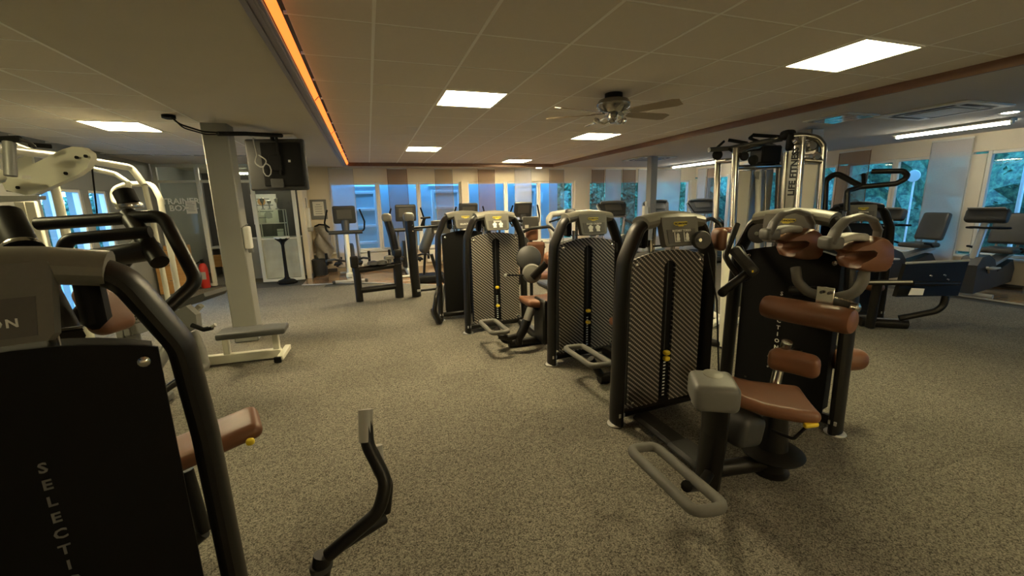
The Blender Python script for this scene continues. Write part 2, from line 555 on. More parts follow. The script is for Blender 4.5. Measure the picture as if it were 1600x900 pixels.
# ================================================================== THE SETTING
ZI, ZO, ZR = 2.63, 2.57, 2.63            # raised tray, lower surround
TX0, TX1, TY0, TY1 = -.34, 4.84, -1.9, 10.72
YB, XR, XL = 11.5, 10.3, -4.1

# floor: carpet slab, single tiles near the camera, the rest of the tiles as one part
floor = struct(B().box((3, 5, -.06), (16.5, 17.5, .10)).obj('floor', M['dim'], sharp=None))
me_tile = None
rest = B()
S = .5
tiles = []
for i in range(-9, 20):
    for j in range(-5, 23):
        x, y = i * S + .25, j * S + .05
        if x < XL + .2 or x > XR - .2: continue
        if y > 9.45 - .23 * (x + .4) and y > 8.3: continue
        if y > 10.3: continue
        if x > 8.72: continue
        d = x * F.x + y * F.y
        lat = (x * Rv.x + y * Rv.y)
        vis = d > .9 and abs(lat) < d * 1.32 + .4
        tiles.append((0 if vis else 1, d, x, y))
tiles.sort()
for n, (vz, d, x, y) in enumerate(tiles):
    if n < 290 and vz == 0:
        if me_tile is None:
            o = B().box((0, 0, 0), (S - .0005, S - .0005, .012)).obj('carpet_tile', M['carpet'], sharp=None)
            me_tile = o.data
        else:
            o = bpy.data.objects.new('carpet_tile', me_tile); C.objects.link(o)
        o.parent = floor; o.location = (x, y, -.006)
    else:
        rest.box((x, y, -.006), (S - .0005, S - .0005, .012))
stuff(rest.obj('carpet_tiles', M['carpet'], floor, sharp=None))
# laminate strips along both window walls, with a pale edge profile
b = B()
b.add([(-1.48, 9.75, .006), (-.3, 9.5, .006), (1.3, 8.4, .006), (10.25, 8.4, .006), (10.25, 11.5, .006), (-1.48, 11.5, .006)], [(0, 1, 2, 3, 4, 5)])
b.add([(8.7, -3, .006), (10.25, -3, .006), (10.25, 8.4, .006), (8.9, 8.4, .006), (8.8, 4.6, .006)], [(0, 1, 2, 3, 4)])
b.obj('laminate', M['lam'], floor, sharp=None)
b = B()
b.tube([(-1.48, 9.75, .008), (-.3, 9.5, .008), (1.3, 8.4, .008)], .012, 6)
b.tube([(8.74, -3, .008), (8.78, 4.6, .008), (8.88, 8.4, .008)], .015, 6)
b.obj('edge_profile', M['strap'], floor)

# ceiling: void slab above, single tiles and grid bars below
ceiling = struct(B().box((3.0, 5, 2.93), (16.5, 18, .06)).obj('ceiling', M['dim'], sharp=None))
PX, PY, OX, OY = .622, .632, .12, 2.74
lamps_in = [(1, 2), (1, 8), (5, -1), (5, 5), (5, 11), (4, -8)]  # last cell: unseen panel behind the camera, added to light the foreground machines
t1 = None
for i in range(-1, 8):
    for j in range(-8, 13):
        if (i, j) in lamps_in: continue
        x0, x1 = max(TX0 + .01, OX + PX * i), min(TX1 - .01, OX + PX * (i + 1))
        y0, y1 = max(TY0, OY + PY * j), min(TY1 - .01, OY + PY * (j + 1))
        if x1 - x0 < .05 or y1 - y0 < .05: continue
        full = abs(x1 - x0 - PX) < .01 and abs(y1 - y0 - PY) < .01
        if full and t1 is not None:
            o = bpy.data.objects.new('ceiling_tile', t1); C.objects.link(o)
        else:
            o = B().box((0, 0, 0), (x1 - x0 - .016, y1 - y0 - .016, .016), .003).obj('ceiling_tile', M['ceil'], sharp=None)
            if full: t1 = o.data
        o.parent = ceiling; o.location = ((x0 + x1) / 2, (y0 + y1) / 2, ZI + .008 + random.uniform(-.001, .001))
b = B()
for i in range(0, 8):
    b.box((OX + PX * i, (TY0 + TY1) / 2, ZI + .0045), (.020, TY1 - TY0, .013))
for j in range(-7, 13):
    b.box(((TX0 + TX1) / 2, OY + PY * j, ZI + .0075), (TX1 - TX0, .014, .014))
b.obj('grid_bar', M['grid'], ceiling, sharp=None)
# lower surround: left plaster band + tiles, right and back plaster
b = B()
b.box((-1.075, 4.2, ZO + .02), (1.23, 13.0, .04))
b.box((-1.075, 10.9, ZO + .02), (1.23, .4, .04))
b.box((7.58, 4.7, ZR + .02), (5.45, 14.0, .04))
b.box((2.2, 11.1, ZO + .02), (5.32, .76, .04))
b.box((-2.9, 9.86, ZO + .02), (2.42, 1.48, .04))
b.obj('plaster_panel', M['ceil_s'], ceiling, sharp=None)
t2 = None
for i in range(0, 4):
    for j in range(-3, 10):
        if (i, j) in ((1, 5), (1, -1)): continue
        x1 = -1.70 - .575 * i; x0 = x1 - .575; y0 = 2.71 + .625 * j; y1 = y0 + .625
        if x0 < XL: x0 = XL + .01
        o = B().box((0, 0, 0), (x1 - x0 - .014, y1 - y0 - .014, .016), .003).obj('ceiling_tile', M['ceil'], sharp=None)
        o.parent = ceiling; o.location = ((x0 + x1) / 2, (y0 + y1) / 2, ZO + .01)
b = B()
for i in range(0, 4): b.box((-1.70 - .575 * i, 4.9, ZO + .006), (.018, 8.4, .014))
for j in range(-3, 11): b.box((-2.9, 2.71 + .625 * j, ZO + .008), (2.4, .013, .014))
b.obj('grid_bar', M['grid'], ceiling, sharp=None)
# edge of the raised tray: wood on right and back, lit cove on the left
o = B().box((TX1 - .0, 4.4, (ZI + ZO) / 2 - .006), (.035, 12.7, .085)).obj('trim_1', M['beam'], sharp=None); struct(o, 'brown wooden edge of the raised ceiling along the fluorescent side')
o = B().box((2.25, TY1, (ZI + ZO) / 2 - .006), (5.2, .03, .085)).obj('trim_2', M['beam'], sharp=None); struct(o, 'brown wooden edge of the raised ceiling along the window wall')
cove = B()
cove.box((-.435, 4.4, ZO - .012), (.10, 12.7, .022), .004)
cove.box((-.405, 4.4, ZO - .028), (.012, 12.7, .02))
cove.box((-.452, 4.4, ZO - .028), (.012, 12.7, .02))
for gx in (-.405, -.418): cove.box((gx, 4.4, ZO - .026), (.004, 12.7, .010))
o = cove.obj('trim_3', M['profile'], sharp=None); struct(o, 'grey metal profile carrying the orange light strip')
b = B()
b.box((-.363, 4.4, (ZI + ZO) / 2 - .004), (.056, 12.6, .006), 0, (V(.69, 0, .72), V(0, 1, 0), V(-.72, 0, .69)))
ls = b.obj('led_strip', M['orange'], sharp=None)
tag(ls, 'long orange glowing light strip running along the ceiling cove', 'light strip')
for y in (4.45, 6.3, 8.4): B().box((-.360, y, (ZI + ZO) / 2 - .008), (.05, .008, .006), 0, (V(.69, 0, .72), V(0, 1, 0), V(-.72, 0, .69))).obj('strip_joint', M['dark_t'], ls, sharp=None)

# walls --------------------------------------------------------------
SILL, HEAD = .50, 2.22
wb = B()
wb.box((4.41, YB + .1, SILL / 2), (11.78, .2, SILL))
wb.box((4.41, YB + .1, (HEAD + 2.75) / 2), (11.78, .2, 2.75 - HEAD))
for x0, x1 in ((-1.48, -.88), (2.44, 2.61), (5.87, 6.36), (10.1, 10.3)):
    wb.box(((x0 + x1) / 2, YB + .1 - (.03 if x0 > 0 else 0), 1.36), (x1 - x0, .2 + (.06 if x0 > 0 else 0), 1.74))
struct(wb.obj('wall_back', M['wallpaint'], sharp=None))
nwin = [0]
def window(p0, p1, z0, z1, bar=.055, label=None, mid=None):
    """p0->p1 along the wall, frame and pane; both are (x, y)"""
    nwin[0] += 1
    w = thing('window_%d' % nwin[0], 'x', 'window', (*p0, z0), math.atan2(p1[1] - p0[1], p1[0] - p0[0]))
    del w['category']; del w['label']; struct(w, label)
    L = math.hypot(p1[0] - p0[0], p1[1] - p0[1]); H = z1 - z0
    b = B()
    b.box((bar / 2, .06, H / 2), (bar, .08, H), .006); b.box((L - bar / 2, .06, H / 2), (bar, .08, H), .006)
    b.box((L / 2, .06, bar / 2), (L - 2 * bar, .08, bar), .006); b.box((L / 2, .06, H - bar / 2), (L - 2 * bar, .08, bar), .006)
    b.obj('window_frame', M['white_pvc'], w, False)
    if mid: B().box((L * mid, .06, H / 2), (bar * 1.1, .085, H - .02), .006).obj('mullion', M['white_pvc'], w, False)
    B().box((L / 2, .065, H / 2), (L - bar, .006, H - bar)).obj('pane', M['pane'], w, False, sharp=None)
    return w
for x0, x1 in ((-.88, .27), (.27, 1.30), (1.30, 2.44), (2.61, 3.73), (3.73, 4.74), (4.74, 5.87), (6.36, 7.3), (7.3, 8.25), (8.25, 10.1)):
    window((x0, YB), (x1, YB), SILL, HEAD)
o = B().box((4.41, YB - .03, SILL - .02), (11.7, .12, .035), .008).obj('trim_4', M['white_pvc']); struct(o, 'pale window ledge')
o = B()
for x0, x1 in ((-.6, 1.1), (1.4, 3.2), (3.5, 5.4), (6.4, 8.6)):
    o.box(((x0 + x1) / 2, YB - .06, .27), (x1 - x0, .10, .34), .02)
tag(o.obj('radiator', M['white_pvc']), 'low cream radiator panels under the row of windows', 'radiator')
# right wall
RS, RH = .49, 2.31
wr = B()
wr.box((XR + .1, 4.2, RS / 2), (.2, 14.6, RS)); wr.box((XR + .1, 4.2, (RH + 2.75) / 2), (.2, 14.6, 2.75 - RH))
ry = [(-2.75, -1.27), (-1.06, 0.58), (0.79, 2.43), (2.64, 4.52), (4.71, 5.89), (5.89, 6.81), (7.02, 7.97), (7.97, 8.92), (9.13, 10.14), (10.14, 11.04)]
edges = [-3.1] + [v for p in ry for v in p] + [11.5]
for k in range(0, len(edges), 2):
    if edges[k + 1] - edges[k] > .01:
        wr.box((XR + .1, (edges[k] + edges[k + 1]) / 2, 1.41), (.2, edges[k + 1] - edges[k], 1.72))
struct(wr.obj('wall_right', M['wallpaint'], sharp=None))
for a, c in ry[2:]:
    window((XR, c), (XR, a), RS, RH)
o = B().box((XR - .03, 4.2, RS - .02), (.12, 14.5, .035), .008).obj('trim_5', M['white_pvc']); struct(o, 'pale window ledge under the tree windows')
# left wall with tall windows
wl = B()
ly = [(7.35, 7.74), (7.80, 8.26), (8.42, 8.92)]
wl.box((XL - .1, 5.2, 2.36), (.2, 16.8, .78)); wl.box((XL - .1, 5.2, .04), (.2, 16.8, .08))
le = [-3.0] + [v for p in ly for v in p] + [13.6]
for k in range(0, len(le), 2):
    wl.box((XL - .1, (le[k] + le[k + 1]) / 2, 1.02), (.2, le[k + 1] - le[k], 1.9))
struct(wl.obj('wall_left', M['grey_col'], sharp=None))
for a, c in ly:
    window((XL, a), (XL, c), .08, 1.97, .045)
# rear wall behind the camera closes the room
struct(B().box((3.1, -3.2, 1.35), (14.8, .2, 2.8)).obj('wall_front', M['wallpaint'], sharp=None))
# short return wall beside the glass box
struct(B().box((-1.43, 11.08, 1.3), (.10, .86, 2.6)).obj('wall_side', M['wallpaint'], sharp=None))
o = B().box((-1.37, 11.05, .05), (.02, .85, .09)).box((-1.13, 11.49, .05), (.5, .02, .09)).obj('baseboard_back', M['grey_mt']); struct(o)
# glazed trainer room
YG = 10.6
b = B()
for x in (-4.03, -3.31, -2.34, -1.555):
    b.box((x, YG, 1.28), (.075, .07, 2.56), .006)
b.box((-2.8, YG, 2.535), (2.55, .06, .07), .006); b.box((-3.2, YG, 2.215), (1.75, .06, .055), .006)
b.box((-1.95, YG, .03), (.75, .07, .06), .006); b.box((-3.67, YG, .03), (.68, .07, .06), .006)
b.box((-1.95, YG, .965), (.75, .05, .03), .004)
o = b.obj('trim_6', M['white_mt']); struct(o, 'cream metal framing of the glazed trainer room')
for nm, c, s, mt in (('pane', (-3.67, YG, 1.13), (.66, .008, 2.13), 'part'), ('pane', (-3.67, YG, 2.37), (.66, .008, .26), 'part'), ('pane', (-2.82, YG, 2.37), (.9, .008, .26), 'part'),
                     ('pane', (-1.95, YG, 1.74), (.72, .008, 1.5), 'part'), ('frosted_pane', (-1.95, YG, .51), (.72, .010, .88), 'frost')):
    B().box(c, s).obj(nm, M[mt], o, sharp=None)
text('TRAINER', (-3.675, YG - .006, 1.815), (1, 0, 0), (0, 0, 1), .165, M['white_t'], o, bold=.004)
text('BOX—', (-3.64, YG - .006, 1.675), (1, 0, 0), (0, 0, 1), .165, M['white_t'], o, bold=.004)
b = B().box((-2.8, 13.5, 1.3), (2.8, .15, 2.7)).box((-1.44, 12.3, 1.3), (.1, 2.3, 2.7))
struct(b.obj('wall_trainer', M['cork'], sharp=None))
struct(B().box((-2.8, 12.1, 2.62), (2.7, 2.9, .06)).obj('ceiling_trainer', M['ceil_s'], sharp=None))
struct(B().box((-2.8, 12.3, .0), (2.7, 3.4, .012)).obj('floor_trainer', M['carpet'], sharp=None))
# columns
def column(c, w, lab, z1=2.6):
    o = B().box((c[0], c[1], z1 / 2), (w, w, z1), .012).obj('trim_%d' % column.n, M['grey_col']); column.n += 1
    struct(o, lab)
column.n = 7
column((-1.565, 5.88), .26, 'grey square column beside the wall of screens')
column((6.40, 8.56), .18, 'slim grey square column in front of the treadmills')
column((6.50, 4.90), .25, 'grey square column behind the cable station')

# ceiling lamps -----------------------------------------------------
def panel(x, y, z, w, h, lab, grp='square ceiling light panels', lamp='lamp'):
    t = thing('ceiling_light', lab, 'ceiling light', (x, y, z), 0, grp)
    b = B()
    for sx_ in (-1, 1):
        b.box((sx_ * (w / 2 - .008), 0, .004), (.016, h, .016)); b.box((0, sx_ * (h / 2 - .008), .004), (w - .032, .016, .016))
    b.obj('frame', M['grid'], t, False, sharp=None)
    B().box((0, 0, .006), (w - .034, h - .034, .006)).obj('diffuser', M[lamp], t, False, sharp=None)
for (i, j), lab in zip(lamps_in, ('glowing square panel nearest the orange strip, second nearest the window wall', 'small looking glowing panel in front of the window wall near orange strip',
        'largest glowing panel near the fluorescent tubes', 'glowing panel just beyond the ceiling fan', 'far glowing panel beyond the fan near the back corner', 'unseen glowing panel added behind the camera to brighten the foreground')):
    panel(OX + PX * (i + .5), OY + PY * (j + .5), ZI - .004, PX - .02, PY - .02, lab, lamp='lamp_old' if (i, j) == (5, -1) else 'lamp')
panel(-2.56, 2.71 - .625 * .5, ZO - .004, .56, .61, 'unseen glowing panel added to brighten the near end of the white multi gym', lamp='lamp_old')  # out of view, added as extra light on the multi gym
panel(-2.56, 2.71 + .625 * 5.5, ZO - .004, .56, .61, 'lone glowing panel in the low ceiling beside the grey column')
def tube_light(x, y0, y1, lab):
    t = thing('tube_light', lab, 'light', (x, (y0 + y1) / 2, ZR), PI / 2, 'fluorescent tube lights')
    L = y1 - y0
    B().box((0, 0, -.02), (L + .06, .16, .04), .008).obj('housing', M['white_pl'], t, False)
    b = B(); b.cyl((-L / 2, 0, -.062), (L / 2, 0, -.062), .022, n=10); b.obj('tube', M['lamp_w'], t, False)
    for s in (-1, 1): B().box((s * (L / 2 + .01), 0, -.05), (.03, .06, .07), .006).obj('end_cap', M['white_pl'], t, False)
tube_light(8.76, 3.66, 5.04, 'fluorescent tube light over the recumbent bikes')
tube_light(8.90, 9.1, 10.9, 'fluorescent tube light over the treadmills')
for k, (x, y, z_, lab) in enumerate(((4.55, 11.05, ZO, 'small round downlight at the window end of the ceiling'), (8.07, 3.4, ZR, 'small round downlight beside the ceiling cassette'))):
    t = thing('downlight', lab, 'downlight', (x, y, z_), 0)
    B().lathe((0, 0, -.012), [(.10, 0), (.11, .008), (.11, .012)], n=20).obj('ring', M['white_pl'], t, False)
    B().lathe((0, 0, -.014), [(.078, 0), (.08, .004)], n=20).obj('lens', M['lamp_w'], t, False)
# lights inside trainer room
t = thing('tube_light', 'tube light inside the glazed trainer room', 'light', (-2.7, 12.2, 2.56), 0, 'fluorescent tube lights')
B().box((0, 0, -.02), (1.3, .14, .05), .008).obj('housing', M['white_pl'], t, False)
b = B(); b.cyl((-.62, 0, -.065), (.62, 0, -.065), .024, n=10); b.obj('tube', M['lamp_w'], t, False)

# ceiling cassettes
def cassette(x, y, rz, lab):
    t = thing('air_conditioner', lab, 'air conditioner', (x, y, ZR), rz, 'ceiling air conditioner cassettes')
    B().box((0, 0, -.012), (.95, .95, .024), .01).obj('fascia', M['white_pl'], t, False)
    b = B()
    b.box((0, 0, -.026), (.50, .50, .012), .004)
    b.obj('intake_grille', M['grey_mt'], t, False)
    for s in (-1, 1):
        B().box((s * .36, 0, -.022), (.07, .62, .008), .002, None).obj('air_slot', M['black'], t, False)
        B().box((0, s * .36, -.022), (.62, .07, .008), .002, None).obj('air_slot', M['black'], t, False)
cassette(6.95, 3.56, 0, 'square ceiling air conditioner near the tubes over the bikes')
cassette(6.7, 9.1, 0, 'square ceiling air conditioner beside the slim column')
t = thing('ceiling_vent', 'bluish reflective air grille in the ceiling beside the wooden edge', 'vent', (6.1, 4.2, ZR), 0)
B().box((0, 0, -.008), (.6, .6, .016), .004).obj('frame', M['white_pl'], t, False)
for k in range(3): B().box((-.18 + .18 * k, 0, -.020), (.15, .52, .008), .002).obj('vane', M['chrome'], t, False)

# ceiling fan ------------------------------------------------------
fx, fy = 2.36, 3.80
t = thing('ceiling_fan', 'silver ceiling fan with five blades and small lamp arms', 'ceiling fan', (fx, fy, ZI))
B().lathe((0, 0, -.05), [(.05, 0), (.085, .01), (.085, .05)], n=24).obj('mount', M['black'], t, False)
B().lathe((0, 0, -.185), [(.05, 0), (.10, .012), (.155, .055), (.165, .085), (.14, .125), (.08, .14)], n=28).obj('motor_housing', M['nickel'], t, False)
B().lathe((0, 0, -.27), [(.03, 0), (.05, .02), (.055, .05), (.045, .09)], n=20).obj('hub', M['nickel'], t, False)
for k in range(5):
    a = math.radians((4, 82, 147, 190, 300)[k])
    u = V(math.cos(a), math.sin(a), 0); w = V(-math.sin(a), math.cos(a), 0)
    pit = V(0, 0, 1) * .97 + w * .24; w2 = pit.cross(u)
    B().prism([(.17, -.035), (.24, -.055), (.60, -.068), (.66, -.05), (.66, .05), (.60, .068), (.24, .055), (.17, .035)], V(0, 0, -.185), u, w2, .007).obj('blade', M['blade'], t, False)
    B().box(V(0, 0, -.178) + u * .15, (.14, .035, .008), .002, (u, w2, pit)).obj('blade_bracket', M['nickel'], t, False)
for k in range(3):
    a = math.radians(-100 + 120 * k); u = V(math.cos(a), math.sin(a), 0)
    B().tube([V(0, 0, -.24) + u * .03, V(0, 0, -.27) + u * .09, V(0, 0, -.25) + u * .14], .011, 8, .03).lathe(V(0, 0, -.25) + u * .14, [(.02, 0), (.03, .02), (.026, .05)], u * .8 + V(0, 0, .5), n=12).obj('lamp_arm', M['chrome'], t, False)

# outside ------------------------------------------------------------
struct(B().box((3, 12, -.24), (60, 50, .2)).obj('ground', M['paving'], sharp=None))
YF = 14.6
fc = thing('building', 'pale blue neighbouring building seen through the row of windows', 'building', (0, YF, 0))
B().box((2.6, YF + .15, 2.2), (8.3, .3, 5.0)).obj('wall', M['facade'], fc, sharp=None)
for x, wd in ((-.08, .74), (2.55, .98), (5.5, .74)):
    fr = B()
    for q in (-1, 1): fr.box((x + q * (wd / 2 - .045), YF - .04, 1.0), (.09, .08, 2.26), .008)
    for r in range(5): fr.box((x, YF - .04, -.07 + .535 * r), (wd - .18, .08, .085), .008)
    fr.obj('door_frame', M['facade2'], fc)
    for r in range(4):
        B().box((x, YF - .02, .197 + .535 * r), (wd - .19, .03, .45), .006).obj('door_panel', M['facade'], fc)
    B().box((x, YF - .02, 2.26), (wd + .16, .10, .05), .01).obj('lintel', M['facade2'], fc)
def hedge(name, lab, p0, p1, zt, n, size, seed, mt, depth=1.2):
    """leafy wall from p0 to p1: lumpy core sheet with thousands of leaves on its near face"""
    rnd = random.Random(seed)
    b = B()
    a, c = V(*p0, 0), V(*p1, 0); L = (c - a).length; u = (c - a) / L; nr = V(u.y, -u.x, 0)
    ph = [rnd.uniform(0, 6.3) for _ in range(8)]
    def lump(s, z): return .28 * math.sin(s * 1.7 + ph[0]) * math.cos(z * 1.9 + ph[1]) + .18 * math.sin(s * 3.9 + ph[2] + z * 2.2) + .12 * math.sin(s * 7.1 + ph[3]) * math.sin(z * 6 + ph[4])
    def top(s): return zt * (1 + .06 * math.sin(s * .9 + ph[5]) + .05 * math.sin(s * 2.3 + ph[6]))
    ns, nz_ = int(L / .35), max(4, int(zt / .35))
    for i in range(ns + 1):
        s = L * i / ns
        for j in range(nz_ + 1):
            z = -.15 + (top(s) - .1) * j / nz_
            b.v.append(tuple(a + u * s + nr * (lump(s, z) - .12 - (depth * .5 * (j / nz_) ** 6)) + V(0, 0, z)))
    for i in range(ns):
        for j in range(nz_):
            k = i * (nz_ + 1) + j
            b.f.append((k, k + 1, k + nz_ + 2, k + nz_ + 1))
    for _ in range(n):
        s = rnd.uniform(0, L); q = rnd.random() ** .9; z = -.1 + top(s) * q * rnd.uniform(.97, 1.05)
        p = a + u * s + nr * (lump(s, z) + rnd.uniform(-.08, .16) - depth * .5 * q ** 6) + V(0, 0, z)
        nm = (nr * rnd.uniform(.2, 1) + u * rnd.uniform(-.8, .8) + V(0, 0, rnd.uniform(-.3, 1))).normalized()
        w = nm.orthogonal().normalized(); w = (w * math.cos(rnd.random() * 6.3) + nm.cross(w) * math.sin(rnd.random() * 6.3)).normalized(); x = nm.cross(w); r = size * rnd.uniform(.6, 1.3)
        b.add([p - w * r, p - x * r * .5, p + w * r, p + x * r * .5], [(0, 1, 2, 3)])
    o = b.obj(name, M[mt], sharp=None)
    tag(o, lab, 'hedge'); stuff(o)
hedge('hedge', 'tall dense dark green hedge outside the bike windows', (13.4, -4), (13.4, 15), 5.4, 45000, .06, 3, 'leaf')
hedge('hedge', 'bright green bushes outside behind the treadmills', (7.2, 16.4), (14, 15.8), 3.9, 9000, .10, 4, 'leaf2')
hedge('hedge', 'low green hedge outside the tall windows by the white machines', (-16, 15.5), (-3, 15.5), 2.25, 9000, .08, 5, 'leaf')
t = thing('street_lamp', 'slim pale blue street lamp post outside before the hedge', 'street lamp', (12.1, 4.72, -.14), 0)
B().cyl((0, 0, 0), (0, 0, 2.95), .035, n=12).obj('pole', M['white_pl'], t, False)
B().tube([(0, 0, 2.9), (0, 0, 3.1), (0, -.5, 3.15)], .03, 8, .1).obj('arm', M['facade2'], t, False)
B().box((0, -.6, 3.15), (.16, .5, .07), .02).obj('lamp_head', M['white_pl'], t, False)
t = thing('round_sign', 'round pale blue disc sign outside before the hedge', 'sign', (12.000, 6.445, 2.013), 0)
B().lathe((0, 0, 0), [(.13, 0), (.135, .01), (.13, .02)], (-1, 0, 0), n=24).obj('disc', M['white_pl'], t, False)
B().cyl((.03, 0, .1), (.03, 0, -2.2), .02, n=8).obj('pole', M['facade2'], t, False)

# hanging panel curtains ----------------------------------------------
def curtain(p0, p1, mt, lab, ztop=2.555, z0=.12, grp='panel curtains'):
    t = thing('panel_curtain', lab, 'curtain', (*p0, 0), math.atan2(p1[1] - p0[1], p1[0] - p0[0]), grp)
    L = math.hypot(p1[0] - p0[0], p1[1] - p0[1])
    b = B(); n = 10
    for k in range(n + 1):
        z = z0 + (ztop - z0) * k / n
        for q in (0, 1): b.v.append((L * q, .006 * math.sin(k * 1.3 + q), z))
    for k in range(n): b.f.append((2 * k, 2 * k + 1, 2 * k + 3, 2 * k + 2))
    b.obj('cloth', M[mt], t, False, sharp=None)
    B().box((L / 2, 0, ztop), (L, .03, .03), .005).obj('top_rail', M['white_pl'], t, False)
    B().box((L / 2, 0, z0), (L, .015, .03), .004).obj('weight_bar', M['strap'], t, False)
    B().box((.004, 0, (z0 + ztop) / 2), (.012, .008, ztop - z0)).box((L - .004, 0, (z0 + ztop) / 2), (.012, .008, ztop - z0)).obj('hem', M['beam' if mt == 'sheer_b' else 'strap'], t, False)
YC = YB - .13
for x0, x1, mt, lab in ((-.85, -.28, 'sheer_w', 'white sheer panel curtain in the corner by the framed certificate'), (.53, 1.02, 'sheer_b', 'brown sheer panel curtain behind the first cross trainer'),
        (1.73, 2.2, 'sheer_t', 'tan sheer panel curtain left of the cream pilaster'), (2.9, 3.37, 'sheer_b', 'brown sheer panel curtain right of the cream pilaster'),
        (3.95, 4.45, 'sheer_w', 'white sheer panel curtain before the middle of the windows'), (5.0, 5.47, 'sheer_t', 'tan sheer panel curtain beside the wide pilaster'),
        (6.38, 6.8, 'sheer_b', 'brown sheer panel curtain at the nearer end of the treadmill windows'), (6.84, 7.4, 'sheer_w', 'white sheer panel curtain behind the first treadmill'),
        (7.45, 7.9, 'sheer_b', 'reddish brown sheer panel curtain behind the slim column'), (8.0, 8.6, 'sheer_w', 'white sheer panel curtain behind the slim column'), (8.64, 9.6, 'sheer_w', 'white sheer panel curtain near the far corner')):
    curtain((x0, YC), (x1, YC), mt, lab)
XC = XR - .13
for y0, y1, mt, lab in ((11.25, 10.90, 'sheer_w', 'white sheer panel curtain in the far corner of the tree windows'), (10.85, 10.35, 'sheer_b', 'brown sheer panel curtain by the far treadmill'), (9.50, 8.76, 'sheer_w', 'white sheer panel curtain behind the pulley post'),
        (6.92, 6.28, 'sheer_b', 'wide brown sheer panel curtain behind the leg press handle'), (5.26, 4.67, 'sheer_w', 'wide white sheer panel curtain between the two recumbent bikes'), (3.22, 2.53, 'sheer_b', 'reddish sheer panel curtain at the edge of the bike window')):
    curtain((XC, y0), (XC, y1), mt, lab)
# ================================================================== THE MACHINES
X3, Y3, Z3 = V(1, 0, 0), V(0, 1, 0), V(0, 0, 1)
def arch_outline(x0, x1, z0, zs, zm, n=9, slot=None, bottom=.03, r=.03):
    """panel outline: arched top, bowed bottom, optional slot open to the bottom"""
    top = []
    for k in range(n + 1):
        q = k / n
        x = x1 + (x0 - x1) * q
        top.append((x, zs + (zm - zs) * (1 - (2 * q - 1) ** 2)))
    left, right = [(x0, z0)], [(x1, z0)]
    if slot:
        s0, s1, sz = slot
        rr = (s1 - s0) / 2; cx = (s0 + s1) / 2
        up = [(s0, z0 - bottom)] + [(cx + rr * math.cos(PI - PI * k / 6), sz - rr + rr * math.sin(PI * k / 6)) for k in range(7)] + [(s1, z0 - bottom)]
        return left + up + right + top
    return left + [(0, z0 - bottom)] + right + top

